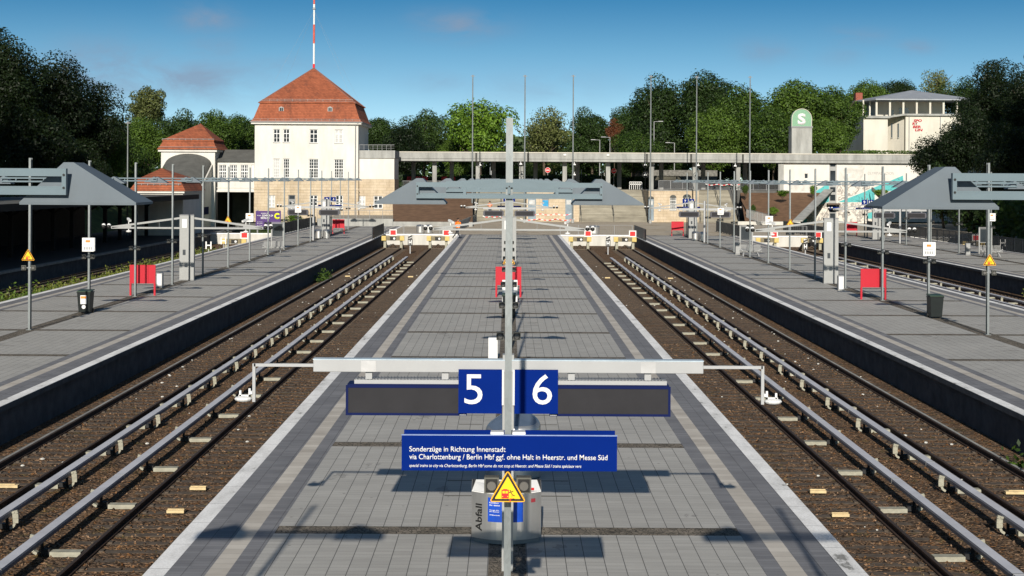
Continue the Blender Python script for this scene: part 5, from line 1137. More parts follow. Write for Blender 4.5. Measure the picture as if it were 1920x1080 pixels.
r = thing('low_wall', 'low pale wall at the foot of the bare earth bank with green bushes', 'wall', (34, 196.8, 0)); MB().box(P(1397, 417, 197).x - 1, P(1500, 417, 197).x, 196.6, 197, -.1, zl + .12).build('wall', M['endw'], r)
r = thing('sloping_coping', 'broad grey sloping coping along the right edge of the earth bank', 'coping', (40, 206, 2))
a_, b_ = P(1487, 417, 196.6), P(1546, 358, 216.2); MB().prism([(a_.x, 196.8, zl + .15), (a_.x + 1.3, 196.8, zl + .15), (b_.x + 1.3, 216.4, b_.z + .1), (b_.x, 216.4, b_.z + .1)], (0, 0, .15)).build('coping', M['conc'], r)
# right platform 9/10 building base: second coping
r = thing('sloping_coping', 'grey sloping coping running down right of the teal mural', 'coping', (54, 210, 2)); a_, b_ = P(1637, 358, 214), P(1668, 386, 208)
MB().prism([(a_.x, a_.y, a_.z), (b_.x, b_.y, b_.z), (b_.x, b_.y, b_.z + .5), (a_.x, a_.y, a_.z + .5)], (0, 1.0, 0)).build('coping', M['conc'], r)

# ================================================================ fences and railings
def fence(p0, p1, h, label, z0=0., z1=None, step=.15, m='bars', name='railing', r_=.012, top=.05, posts=2.0):
    z1 = z0 if z1 is None else z1; a, b = Vector((p0[0], p0[1], z0)), Vector((p1[0], p1[1], z1)); L_ = (b - a).length; d_ = (b - a) / L_
    r = thing(name, label, 'railing', (a + b) / 2); up = Vector((0, 0, h)); mb = MB().bar(a + up, b + up, top, top).bar(a + up * .08, b + up * .08, top * .7, top * .7)
    n = max(1, round(L_ / posts))
    for i in range(n + 1): q = a + d_ * (L_ * i / n); mb.box(q.x - .03, q.x + .03, q.y - .03, q.y + .03, q.z, q.z + h)
    mb.build('frame', M[m], r); mb = MB(); k = 0
    while k < L_: q = a + d_ * k; mb.box(q.x - r_, q.x + r_, q.y - r_, q.y + r_, q.z + .08 * h, q.z + h); k += step
    mb.build('bars', M[m], r); return r
fence((-23.6, 150), (-23.6, 182), 1.15, 'long dark railing along the far left edge of the left platform', r_=.03)
fence((-13.1, 143), (-13.1, 156), 1.15, 'short dark railing at the end of the left platform above the track pit', r_=.035)
fence((13.1, 143), (13.1, 156), 1.1, 'short dark railing at the near corner of platform 7', r_=.03)
fence((23.6, 146), (23.6, 170), 1.2, 'dark railing beside the pair of steel drums on the right platform', r_=.035); fence((31.6, 150), (31.6, 172), 1.2, 'dark railing on the near edge of the far right platform', r_=.03)
fence((42.0, 118), (42.0, 175), 1.15, 'dark railing along the outer edge of the far right platform', r_=.025, step=.25)
for x0, x1, w in ((-13, -5.4, 'left pit'), (5.4, 13, 'right pit'), (23.8, 31.4, 'pit behind platform 8')): fence((x0, 157.5), (x1, 157.5), 1.05, 'thin grey mesh railing on the end wall of the %s' % w, m='grey', step=.22, r_=.006, top=.03)
a_, b_ = P(862, 430, 168), P(893, 417, 198); fence((a_.x, 168), (b_.x, 200), 1.1, 'grey barrier fence beside the person in the orange vest', m='alud', r_=.02, step=.3)
fence((P(1400, 420, 200).x, 200), (P(1440, 420, 192).x, 192), 1.4, 'grey railing at the bottom of the right staircase', z0=.6, z1=.1, m='alud', r_=.012)
zf = 4.4
fence((P(1235, 350, 214.5).x, 214.5), (P(1302, 350, 214.5).x, 214.5), 1.25, 'street level railing above the right sandstone wall', z0=4.5, m='grey', r_=.02)
fence((P(1310, 350, 214.5).x, 217), (P(1380, 350, 214.5).x, 217), 1.1, 'street level railing above the right staircase', z0=4.4, m='grey', r_=.02)
fence((P(1388, 350, 215.8).x, 216), (P(1462, 350, 215.8).x, 216), 1.2, 'street level railing above the brown earth bank', z0=4.4, m='grey', r_=.012)
fence((P(740, 350, 214.5).x, 215), (P(880, 350, 214.5).x, 215), 1.1, 'street level railing above the shaded earth slope by the annex', z0=4.4, m='grey', r_=.012)
r = thing('white_barrier', 'low white barrier on the lawn right of the no entry sign', 'barrier', (P(1195, 350, 222).x, 222, 4.4)); mb = MB(); x0, x1 = P(1180, 345, 222).x, P(1203, 345, 222).x
mb.box(x0, x1, 222, 222.06, 5.1, 5.25).box(x0, x1, 222, 222.06, 5.45, 5.55)
for i in range(7): x = x0 + (x1 - x0) * i / 6; mb.box(x, x + .07, 222, 222.05, 4.4, 5.5)
mb.build('rails', M['white'], r)
def tape(x0, x1, Y, z, label):
    r = thing('barrier_tape', label, 'barrier tape', ((x0 + x1) / 2, Y, z), 'red and white barrier tapes'); n = max(4, int(abs(x1 - x0) / .35)); A, B = MB(), MB()
    for i in range(n):
        t0, t1 = i / n, (i + 1) / n; s0, s1 = -.5 * math.sin(math.pi * (t0 * 3 % 1)) * .4, -.5 * math.sin(math.pi * (t1 * 3 % 1 if t1 * 3 % 1 else 1)) * .4
        (A if i % 2 else B).bar((x0 + (x1 - x0) * t0, Y, z + s0), (x0 + (x1 - x0) * t1, Y, z + s1), .01, .09)
    A.build('red_part', M['redbr'], r); B.build('white_part', M['white'], r)
tape(X6(985), X6(1070), 204, 1.15, 'upper red and white tape before the left sandstone wall'); tape(X6(975), X6(1075), 202, .5, 'lower red and white tape before the left sandstone wall'); tape(P(905, 405, 200).x, P(950, 405, 200).x, 200, .9, 'red and white tape at the foot of the left staircase')
tape(P(1320, 348, 218).x, P(1385, 350, 218).x, 216.4, 5.3, 'red and white tape at street level above the right staircase')
# ================================================================ street furniture beyond
def flagpole(px, top, label, Y=200.0, r_=.10, base=0.):
    p = P(px, 350, Y); r = thing('flagpole', label, 'flagpole', (p.x, Y, base), 'tall grey flagpoles'); zt = PZ(px, top, Y)
    MB().tube((p.x, Y, base), (p.x, Y, zt), r_ * 1.15, r_ * .7, 10).build('pole', M['galv'], r); MB().box(p.x - .28, p.x + .28, Y - .06, Y + .06, zt - .02, zt + .06).ball((p.x, Y, zt + .1), .1, 8, 5).build('pole_head', M['grey'], r)
    MB().tube((p.x, Y, base), (p.x, Y, base + .5), r_ * 2, n=12).build('foot', M['alud'], r)
for px, top, w in ((885.5, 143, 'leftmost tall flagpole in front of the colonnade'), (983.5, 143, 'tall flagpole just right of the nearest mast'), (1074, 143, 'tall flagpole above the left sandstone wall'), (1219.5, 144, 'tall flagpole at the left end of the right sandstone wall'), (1305.5, 145, 'tall flagpole behind the 7 and 8 sign'), (1405.5, 145, 'rightmost tall flagpole beside the brown earth bank')):
    flagpole(px, top, w)
flagpole(919, 214, 'short thin pole standing behind the colonnade near the bright tree', 240, .09, 4.4); flagpole(239, 231, 'thin pale pole before the dark trees at left', 150, .08, 0)
def hoop(px, py, label, Y=214.0, base=4.4, dbl=False):
    x = P(px, py, Y).x; z = PZ(px, py, Y); r = thing('hoop_street_lamp', label, 'street lamp', (x, Y, base), 'street lamps with round hoops'); b = MB().box(x - .04, x + .04, Y - .04, Y + .04, base, z - .42)
    for zz in [z] + ([z - 1.45] if dbl else []):
        for k in range(20): t0, t1 = k * math.pi / 10, (k + 1) * math.pi / 10; b.bar((x + .40 * math.cos(t0), Y, zz + .40 * math.sin(t0)), (x + .40 * math.cos(t1), Y, zz + .40 * math.sin(t1)), .05, .05)
    b.build('post', M['black'], r)
    for zz in [z] + ([z - 1.45] if dbl else []): MB().prism([(x - .22, Y - .1, zz - .12), (x + .22, Y - .1, zz - .12), (x + .14, Y - .1, zz + .06), (x + .04, Y - .1, zz + .1), (x + .03, Y - .1, zz + .35), (x - .03, Y - .1, zz + .35), (x - .04, Y - .1, zz + .1), (x - .14, Y - .1, zz + .06)], (0, .2, 0)).build('lamp', M['white'], r)
hoop(900, 309, 'hoop lamp by the first tall flagpole'); hoop(976.5, 307, 'hoop lamp right of the nearest mast under the slab'); hoop(1077, 308, 'hoop lamp by the third flagpole', dbl=True); hoop(1210, 308.5, 'hoop lamp by the fourth flagpole', dbl=True); hoop(1309, 309.5, 'hoop lamp by the fifth flagpole'); hoop(1378.5, 310.5, 'hoop lamp at the top of the right staircase')
def streetlamp(px, top, s, label, Y=240):
    x = P(px, 300, Y).x; z = PZ(px, top, Y); r = thing('street_lamp', label, 'street lamp', (x, Y, 4.4), 'slim street lamps behind the colonnade')
    MB().tube((x, Y, 4.4), (x, Y, z), .09, .06, 8).build('pole', M['alud'], r); MB().bar((x, Y, z), (x + s * 1.3, Y, z + .05), .06, .05).box(min(x + s * .7, x + s * 1.45), max(x + s * .7, x + s * 1.45), Y - .1, Y + .1, z + .0, z + .1).build('lamp_arm', M['alu'], r)
for px, top, s, w in ((1124.5, 262.5, -1, 'left one of the close pair of slim street lamps'), (1143.5, 257.5, -1, 'right one of the close pair of slim street lamps'), (1226, 228, 1, 'slim street lamp beside the fourth tall flagpole'), (1264.5, 268, -1, 'slim low street lamp between two tall flagpoles')): streetlamp(px, top, s, w)
def noentry(px, py, label, Y=224):
    x, z = P(px, py, Y).x, PZ(px, py, Y); r = thing('no_entry_sign', label, 'road sign', (x, Y, 4.4), 'no entry signs'); MB().tube((x, Y + .05, 4.4), (x, Y + .05, z), .04, n=8).build('post', M['alu'], r)
    d_ = MB().tube((x, Y - .02, z), (x, Y, z), .38, n=24).build('red_disc', M['redbr'], r); MB().tube((x, Y + .0, z), (x, Y + .015, z), .42, n=24).build('white_rim', M['white'], d_); MB().box(x - .28, x + .28, Y - .03, Y - .021, z - .06, z + .06).build('white_bar', M['white'], d_)
noentry(1151, 320.5, 'larger no entry sign right of the columns'); noentry(1027, 319, 'smaller no entry sign between columns', 236)
for i, (px, w) in enumerate(((768.5, 'leftmost'), (782.5, 'second'), (796.5, 'third'), (833.5, 'fourth'), (848, 'rightmost'))):
    Y = 226; x = P(px, 345, Y).x; r = thing('red_street_panel', '%s of the five red panels on legs at street level' % w, 'panel', (x, Y, 4.4), 'red panels under the colonnade'); z = PZ(px, 331, Y)
    MB().box(x - .44, x + .44, Y, Y + .08, z - .75, z).build('panel', M['red'], r)
    for s in (-.38, .3): MB().box(x + s, x + s + .08, Y, Y + .08, 4.4, z - .75).build('leg', M['red'], r)
rs = random.Random(5)
for i, px in enumerate((914, 921, 928, 1063, 1090, 1098, 1120, 1128, 1133, 1290, 1320, 1350, 1247, 1422)):
    Y = 228 + (i * 7) % 12; x = P(px, 340, Y).x; h = 1.2 + (i * 37 % 10) * .22; ww = ('short', 'medium', 'tall')[i % 3]
    o = MB().box(x - .06, x + .06, Y, Y + .12, 4.4, 4.4 + h).build('street_post', M['alu' if i % 2 else 'concd']); tag(o, '%s post under the colonnade, number %s counted from the left' % (ww, ORD[i]), 'post', 'posts standing under the colonnade')
r = thing('parked_van', 'dark parked van behind the street level railing on the right', 'van', (P(1258, 340, 226).x, 226, 4.4)); x = P(1258, 340, 226).x
prf = [(x - 3, 225.2, 4.75), (x + 3, 225.2, 4.75), (x + 3, 225.2, 5.6), (x + 1.9, 225.2, 5.8), (x + 1.1, 225.2, 6.45), (x - 2.4, 225.2, 6.45), (x - 3, 225.2, 5.7)]
fixn(MB().prism(prf, (0, 1.8, 0)).build('body', mat('black_car_paint', (.012, .014, .018), .3, .2), r, bevel=.05))
MB().quad((x + .9, 225.19, 5.8), (x + 1.7, 225.19, 5.8), (x + 1.0, 225.19, 6.35), (x + .9, 225.19, 6.35)).quad((x - 2.5, 225.19, 5.8), (x + .7, 225.19, 5.8), (x + .7, 225.19, 6.35), (x - 2.2, 225.19, 6.35)).build('window', M['glass'], r)
for s in (-1.9, 1.9): MB().tube((x + s, 225.15, 4.74), (x + s, 225.4, 4.74), .33, n=16).build('wheel', M['black'], r)
r = thing('stone_boundary_wall', 'grey stone boundary wall behind the parked van', 'wall', (P(1290, 330, 235).x, 235, 4.4)); MB().box(P(1185, 330, 235).x, P(1345, 330, 235).x, 235, 235.4, 4.4, PZ(1260, 319, 235)).build('wall', mat('rough_grey_stone', (.16, .155, .14), .95, 0, 3., .45, .5), r)
# purple poster
r = thing('purple_billboard', 'purple billboard with white lines of text and a lime yellow C', 'billboard', (-26, 155, 0)); Yp = 160.0
x0, x1 = P(479.5, 400, Yp).x, P(526.5, 400, Yp).x; z0_, z1_ = PZ(500, 430, Yp), PZ(500, 395.5, Yp)
MB().box(x0, x1, Yp, Yp + .1, z0_, z1_).build('panel', M['purple'], r)
for x in (x0 + .1, x1 - .25): MB().box(x, x + .15, Yp + .11, Yp + .25, -1.1, z1_ + .1).build('post', M['grey'], r)
def bt(s, a, b, py, cap): text(s, P(a, py, Yp).x, P(b, py, Yp).x, PZ(500, py, Yp), cap / F * Yp, Yp - .01, M['white'], r, bold=.03, ext=.004)
bt('KOMM INS', 489.5, 504.5, 401, 1.8); bt('IM PARK', 482, 490, 405, 1.6); bt('SOMMER 24', 491.5, 512, 406, 3.6); bt('BERLIN', 489, 505, 410.5, 3.6)
for i, py in enumerate((416, 419, 422.5, 425.5)): bt('alle Termine', 482, 492, py + .8, 1.2)
text('C', P(514.3, 405, Yp).x, P(524, 405, Yp).x, PZ(519, 410, Yp), 10.5 / F * Yp, Yp - .01, M['lime'], r, 'lime_letter', bold=.06)
# ================================================================ villa on the right
YQ = 256.0
def XQ(px): return P(px, 240, YQ).x
def ZQ(py, px=1700): return PZ(px, py, YQ)
vl = thing('hilltop_villa', 'cream two storey villa with pillared roof terrace and red SPORT BERLIN lettering', 'building', (XQ(1715), YQ + 8, 9.2))
MB().box(XQ(1619), XQ(1664.5), YQ, YQ + 14, 9.0, ZQ(222)).build('left_wing', M['plaster2'], vl)
wall_r = MB(); wo = (XQ(1783), XQ(1798.5), ZQ(249.5), ZQ(232))
facade(wall_r, XQ(1697), XQ(1822), 9.0, ZQ(217), YQ - .3, [wo]); wall_r.quad((XQ(1697), YQ - .3, 9.0), (XQ(1697), YQ - .3, ZQ(217)), (XQ(1697), YQ + 4, ZQ(217)), (XQ(1697), YQ + 4, 9.)).build('right_wing', M['plaster2'], vl)
window(vl, wo[0], wo[1], wo[2], wo[3], YQ - .3, 1, 1, 'glass', fw=.1, dep=.1)
xs_ = [XQ(1664.5), XQ(1697)]
mb = MB().quad((xs_[0], YQ + 4, 9.), (xs_[1], YQ + .6, 9.), (xs_[1], YQ + .6, ZQ(218)), (xs_[0], YQ + 4, ZQ(221))); mb.build('link_wall', M['plaster2'], vl)
for a in (1669.5, 1679.5, 1689): 
    t = (a - 1664.5) / 32.5; y = YQ + 4 - 3.4 * t - .06; o = MB().box(XQ(a) - .18, XQ(a) + .18, y, y + .04, ZQ(257), ZQ(231)).build('window', M['glass'], vl); MB().box(XQ(a) - .22, XQ(a) + .22, y - .1, y + .04, ZQ(259), ZQ(257.3)).build('sill', M['conc'], o)
MB().box(XQ(1621), XQ(1664.5) + .3, YQ - .5, YQ + 14, ZQ(222), ZQ(217.5)).box(XQ(1692.5), XQ(1824), YQ - .8, YQ + 14, ZQ(217), ZQ(213.5)).quad((XQ(1664.5) + .3, YQ - .5, ZQ(217.5)), (XQ(1692.5), YQ - .8, ZQ(213.5)), (XQ(1692.5), YQ + 14, ZQ(213.5)), (XQ(1664.5), YQ + 14, ZQ(217.5))).quad((XQ(1664.5) + .3, YQ - .5, ZQ(221)), (XQ(1692.5), YQ - .8, ZQ(217)), (XQ(1692.5), YQ - .8, ZQ(213.5)), (XQ(1664.5) + .3, YQ - .5, ZQ(217.5))).build('terrace_edge', M['conc'], vl)
ztr = ZQ(215); zrf = ZQ(186.5)
MB().box(XQ(1655), XQ(1782), YQ + 5, YQ + 13, ztr, zrf).build('upper_wall', M['plaster2'], vl)
for a, b, t in ((1678.5, 1689, 204), (1700, 1705, 200), (1708, 1718, 200), (1731, 1736, 200)): MB().box(XQ(a), XQ(b), YQ + 4.9, YQ + 5, ztr, ZQ(t)).build('upper_window', M['glass'], vl)
for a in (1625, 1637.5): MB().box(XQ(a) - .13, XQ(a) + .13, YQ + 2.5, YQ + 2.8, ztr - .5, zrf).build('pillar', M['plaster2'], vl)
for i in range(8): x = XQ(1644.3 + i * 25.15); MB().box(x - .16, x + .16, YQ + .3, YQ + .62, ztr - .3, zrf).build('pillar', M['plaster2'], vl)
MB().box(XQ(1641), XQ(1823), YQ + .2, YQ + .7, zrf - .12, zrf + .1).build('lintel', M['plaster2'], vl)
re = [(XQ(1613), YQ + 6, zrf), (XQ(1640), YQ - .6, zrf + .1), (XQ(1829), YQ - .6, zrf + .1), (XQ(1829), YQ + 15, zrf + .1), (XQ(1613), YQ + 15, zrf)]
apx = P(1710, 169, YQ + 7); rb = MB()
for k in range(5): rb.quad(re[k], re[(k + 1) % 5], tuple(apx))
rb.prism([(a, b, c - .22) for a, b, c in re], (0, 0, .20)).build('roof', M['roofblue'], vl)
MB().box(XQ(1619.5), XQ(1632.5), YQ + 6, YQ + 7.4, ZQ(188), ZQ(170.5)).build('chimney', M['brick'], vl)
for s_, a, b, py in (('SPO', 1712, 1727.5, 228.5), ('RT', 1709.5, 1720, 234.3), ('BER', 1710.5, 1726, 240.1), ('LIN', 1714.5, 1729, 245.9)): text(s_, XQ(a), XQ(b), ZQ(py), 4.7 / F * YQ, YQ - .33, M['red'], vl, 'red_letters', .12, .045)
mb = MB()
for a in (1703.5, 1762): mb.box(XQ(a) - .06, XQ(a) + .06, YQ - .42, YQ - .31, 9, ZQ(217))
mb.build('downpipe', M['grey'], vl)
# ================================================================ trees
def crown_mesh(name, seed, n=11000, lobes=24, leaf=.05, rz=1.0, irr=.36):
    rg = np.random.default_rng(seed); C = []
    for i in range(lobes):
        v = rg.normal(size=3); v /= np.linalg.norm(v); v[2] = v[2] * .85 + .1
        rad = rg.uniform(.25, .74) if i > lobes * .3 else rg.uniform(.5, .82)
        C.append((v * rad, rg.uniform(irr * .62, irr * 1.15)))
    C.append((np.array([0, 0, -.05]), .5)); C.append((np.array([0, 0, -.45]), .5)); C.append((np.array([0, 0, .35]), .42)); w = np.array([c[1] ** 2 for c in C]); w /= w.sum()
    idx = rg.choice(len(C), n, p=w); cen = np.array([c[0] for c in C])[idx]; rad = np.array([c[1] for c in C])[idx]
    d = rg.normal(size=(n, 3)); d /= np.linalg.norm(d, axis=1)[:, None]
    # sub-clumps: pull leaves toward a few twig ends on each lobe
    k = rg.normal(size=(len(C) * 14, 3)); k /= np.linalg.norm(k, axis=1)[:, None]; kk = k[idx * 14 + rg.integers(0, 14, n)]
    d = d * .75 + kk * .6; d /= np.linalg.norm(d, axis=1)[:, None]
    r = rad * (1 - .38 * rg.random(n) ** 1.6 + .12 * rg.random(n) + .28 * rg.random(n) ** 7); p = cen * np.array([1, 1, rz]) + d * r[:, None] * np.array([1, 1, .86])
    nr = d + rg.normal(size=(n, 3)) * .55 + np.array([0, 0, .4]); nr /= np.linalg.norm(nr, axis=1)[:, None]
    t = np.cross(nr, rg.normal(size=(n, 3))); t /= np.linalg.norm(t, axis=1)[:, None]; b = np.cross(nr, t)
    s = leaf * rg.uniform(.6, 1.35, n)[:, None]; v = np.stack([p - t * s, p - b * s * .55 + nr * s * .15, p + t * s, p + b * s * .55 + nr * s * .15], 1).reshape(-1, 3)
    me = bpy.data.meshes.new(name); me.vertices.add(4 * n); me.vertices.foreach_set('co', v.ravel()); me.loops.add(4 * n); me.loops.foreach_set('vertex_index', np.arange(4 * n, dtype=np.int32))
    me.polygons.add(n); me.polygons.foreach_set('loop_start', np.arange(0, 4 * n, 4, dtype=np.int32)); me.update(calc_edges=True); return me
def trunk_mesh(name, seed):
    rg = random.Random(seed); b = MB(); x = y = 0; z = -1.9; r = .055; pts = [(0, 0, -1.9)]
    for i in range(5): x += rg.uniform(-.04, .04); y += rg.uniform(-.04, .04); z += .45; pts.append((x, y, z))
    for i, (p, q) in enumerate(zip(pts, pts[1:])): b.tube(p, q, r * (1 - i * .15), r * (1 - (i + 1) * .15), 8)
    for i in range(9):
        s = pts[2 + i % 3]; a = rg.random() * 6.28; q = Vector(s) + Vector((math.cos(a) * .35, math.sin(a) * .35, rg.uniform(.15, .45))); e = q + Vector((math.cos(a + rg.uniform(-.6, .6)) * .3, math.sin(a + rg.uniform(-.6, .6)) * .3, rg.uniform(.1, .4)))
        b.tube(s, q, .024, .015, 6).tube(q, e, .015, .006, 5)
        for j in range(2): b.tube(q, q + Vector((rg.uniform(-.25, .25), rg.uniform(-.25, .25), rg.uniform(.05, .3))), .009, .004, 4)
    me = bpy.data.meshes.new(name); me.from_pydata(b.v, [], b.f); me.materials.append(M['bark']); return me
CR = {}
def crown(kind, var, rz=1.):
    rz = max(.6, round(rz * 5) / 5); k = (kind, var, rz)
    if k not in CR:
        n, lo, lf, irr = {'x': (21000, 26, .033, .40), 'd': (21000, 26, .033, .40), 'm': (21000, 26, .034, .39), 'b': (12500, 34, .036, .27), 'o': (5200, 30, .034, .24), 'r': (4000, 12, .05, .34), 's': (3000, 14, .075, .4), 'y': (7500, 26, .042, .27)}[kind]
        q = max(1., rz) ** .7; me = crown_mesh('crown', sum(map(ord, kind)) * 10 + var, int(n * q), int(lo * q * q), lf, rz, irr); me.materials.append({'x': M['leafshade'], 'd': M['leafd'], 'm': M['leafm'], 'b': M['leafb'], 'o': M['leafo'], 'r': M['leafr'], 's': M['leafb'], 'y': M['leafo']}[kind]); CR[k] = me
    return CR[k]
TR = [trunk_mesh('trunk', 50 + i) for i in range(3)]
ti = 0
def tree(px, top, bot, w, Y, kind, label, base=4.4, off=None, group=None):
    global ti
    ti += 1; c = P(px, (top + bot) / 2, Y) if off is None else Vector(off[:3]); rx = w / F * Y / 2 if off is None else off[3]; rz = (bot - top) / F * Y / 2 if off is None else off[4]
    rs = rx * .95; r = thing('broadleaf_tree', label, 'tree', (c.x, c.y, base), group)
    o = bpy.data.objects.new('crown', crown(kind, ti % 3, rz / rx)); COL.objects.link(o); o.parent = r; o.location = (0, 0, c.z - base + rz * .04); o.scale = (rx * 1.06, rx * 1.06, rx * 1.08); o.rotation_euler.z = (ti * 2.399) % 6.28
    t = bpy.data.objects.new('trunk', TR[ti % 3]); COL.objects.link(t); t.parent = r; t.location = (0, 0, c.z - base); h = (c.z - base) / 1.9; t.scale = (rx * .9, rx * .9, max(h, rz * .6)); t.rotation_euler.z = (ti * 1.3) % 6.28
    return r
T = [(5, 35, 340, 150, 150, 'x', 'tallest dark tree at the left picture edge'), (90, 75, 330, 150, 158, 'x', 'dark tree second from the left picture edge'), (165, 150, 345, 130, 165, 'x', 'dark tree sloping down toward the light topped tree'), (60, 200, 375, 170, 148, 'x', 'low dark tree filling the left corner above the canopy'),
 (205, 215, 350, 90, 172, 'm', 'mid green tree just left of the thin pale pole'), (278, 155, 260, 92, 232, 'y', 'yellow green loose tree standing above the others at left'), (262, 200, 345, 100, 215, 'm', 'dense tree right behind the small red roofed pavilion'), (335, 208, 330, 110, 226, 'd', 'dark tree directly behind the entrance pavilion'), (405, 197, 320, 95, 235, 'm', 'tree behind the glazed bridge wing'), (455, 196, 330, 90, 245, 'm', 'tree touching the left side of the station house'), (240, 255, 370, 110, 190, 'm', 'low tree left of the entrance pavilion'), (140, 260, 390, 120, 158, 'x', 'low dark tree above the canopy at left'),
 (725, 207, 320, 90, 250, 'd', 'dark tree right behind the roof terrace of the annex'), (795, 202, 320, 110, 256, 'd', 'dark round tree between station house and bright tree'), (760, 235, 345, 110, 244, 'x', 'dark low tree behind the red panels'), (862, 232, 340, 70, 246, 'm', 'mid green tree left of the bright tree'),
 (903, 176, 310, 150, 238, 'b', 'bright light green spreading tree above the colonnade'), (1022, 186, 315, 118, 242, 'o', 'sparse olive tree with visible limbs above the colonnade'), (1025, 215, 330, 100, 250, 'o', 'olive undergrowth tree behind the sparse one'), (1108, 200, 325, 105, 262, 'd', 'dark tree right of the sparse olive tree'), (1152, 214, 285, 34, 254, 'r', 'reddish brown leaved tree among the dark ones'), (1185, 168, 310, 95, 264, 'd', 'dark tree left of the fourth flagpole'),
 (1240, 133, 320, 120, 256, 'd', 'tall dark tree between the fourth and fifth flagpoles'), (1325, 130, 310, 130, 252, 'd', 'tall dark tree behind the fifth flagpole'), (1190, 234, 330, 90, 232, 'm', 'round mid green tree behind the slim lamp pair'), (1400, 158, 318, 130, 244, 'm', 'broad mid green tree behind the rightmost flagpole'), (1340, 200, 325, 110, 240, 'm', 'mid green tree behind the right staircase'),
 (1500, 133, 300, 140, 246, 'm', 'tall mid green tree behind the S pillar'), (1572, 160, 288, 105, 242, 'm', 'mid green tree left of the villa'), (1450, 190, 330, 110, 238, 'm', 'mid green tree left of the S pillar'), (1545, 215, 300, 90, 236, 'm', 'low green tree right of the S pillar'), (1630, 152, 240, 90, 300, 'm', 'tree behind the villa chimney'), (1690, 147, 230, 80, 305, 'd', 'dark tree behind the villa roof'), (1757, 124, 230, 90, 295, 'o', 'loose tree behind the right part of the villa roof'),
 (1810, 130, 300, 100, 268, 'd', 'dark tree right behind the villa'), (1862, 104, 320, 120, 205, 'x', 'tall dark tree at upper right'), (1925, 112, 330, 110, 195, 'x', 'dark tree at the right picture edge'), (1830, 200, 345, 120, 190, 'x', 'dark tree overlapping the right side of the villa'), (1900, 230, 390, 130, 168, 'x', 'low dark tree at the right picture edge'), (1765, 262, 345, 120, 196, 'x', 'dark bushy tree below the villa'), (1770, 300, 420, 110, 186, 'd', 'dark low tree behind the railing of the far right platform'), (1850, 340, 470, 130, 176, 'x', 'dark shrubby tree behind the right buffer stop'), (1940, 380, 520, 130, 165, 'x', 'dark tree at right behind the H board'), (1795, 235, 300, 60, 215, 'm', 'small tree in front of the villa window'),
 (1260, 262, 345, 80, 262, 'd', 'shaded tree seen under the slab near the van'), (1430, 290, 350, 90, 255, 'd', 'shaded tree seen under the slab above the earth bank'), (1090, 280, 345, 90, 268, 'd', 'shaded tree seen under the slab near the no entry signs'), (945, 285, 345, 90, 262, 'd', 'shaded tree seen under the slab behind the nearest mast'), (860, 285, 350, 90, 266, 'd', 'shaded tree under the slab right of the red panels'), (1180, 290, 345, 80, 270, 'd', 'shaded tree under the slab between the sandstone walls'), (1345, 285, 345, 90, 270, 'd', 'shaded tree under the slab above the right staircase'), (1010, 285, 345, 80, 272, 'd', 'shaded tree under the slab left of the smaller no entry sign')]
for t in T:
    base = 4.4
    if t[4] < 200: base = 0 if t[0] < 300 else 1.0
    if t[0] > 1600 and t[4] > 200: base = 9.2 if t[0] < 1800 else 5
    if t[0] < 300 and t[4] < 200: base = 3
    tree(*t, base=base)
# unseen trees added on the banks to keep both sides of the cutting in shade
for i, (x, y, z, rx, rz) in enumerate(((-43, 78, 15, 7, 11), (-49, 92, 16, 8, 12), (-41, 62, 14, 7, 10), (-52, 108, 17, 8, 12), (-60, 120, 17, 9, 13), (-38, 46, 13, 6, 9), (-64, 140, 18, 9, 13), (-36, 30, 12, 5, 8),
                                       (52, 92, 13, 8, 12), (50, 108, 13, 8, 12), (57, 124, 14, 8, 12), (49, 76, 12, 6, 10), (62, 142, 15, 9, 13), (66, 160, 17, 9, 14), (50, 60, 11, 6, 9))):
    tree(0, 0, 0, 0, y, 'd', '%s unseen shading tree on the %s bank beside the tracks, counted from the camera' % (ORD[i % 8], 'left' if x < 0 else 'right'), base=0, off=(x, y, z, rx, rz))
# distant wood behind everything
mb_me = []
def wood(name, x0, x1, Y, z0, z1, n, m, label, seed, thick=14, leaf=.5, kind='stuff'):
    rg = np.random.default_rng(seed); x = rg.uniform(x0, x1, n); bumpz = z1 - (z1 - z0) * .22 * (.5 + .5 * np.sin(x * .31 + seed) * np.sin(x * .13)); z = z0 + (bumpz - z0) * rg.random(n) ** .8; y = Y + rg.uniform(0, thick, n) + 2 * np.sin(x * .9)
    p = np.stack([x, y, z], 1); nr = np.array([0, -1, .4]) + rg.normal(size=(n, 3)) * .6; nr /= np.linalg.norm(nr, axis=1)[:, None]; t = np.cross(nr, rg.normal(size=(n, 3))); t /= np.linalg.norm(t, axis=1)[:, None]; b = np.cross(nr, t); s = leaf * rg.uniform(.6, 1.4, n)[:, None]
    v = np.stack([p - t * s, p - b * s * .6, p + t * s, p + b * s * .6], 1).reshape(-1, 3); me = bpy.data.meshes.new(name); me.from_pydata(v.tolist(), [], np.arange(4 * n).reshape(n, 4).tolist()); me.materials.append(m)
    o = bpy.data.objects.new(name, me); COL.objects.link(o); return tag(o, label, 'foliage', kind=kind)
wood('distant_wood', -110, 115, 285, 4.4, 15.5, 26000, M['leafd'], 'dark wood closing the view behind the street trees', 2, 16, .55)
wood('undergrowth', 58, 85, 178, -1.2, 8, 6000, M['leafd'], 'dark undergrowth beyond the far right platform', 3, 20, .35); wood('undergrowth', 46, 56, 100, -1.2, 5, 6000, M['leafd'], 'dark undergrowth along the right bank', 5, 55, .3)
wood('undergrowth', -75, -46, 150, 2, 8, 6000, M['leafd'], 'dark undergrowth on the left bank above the canopy', 4, 60, .35)
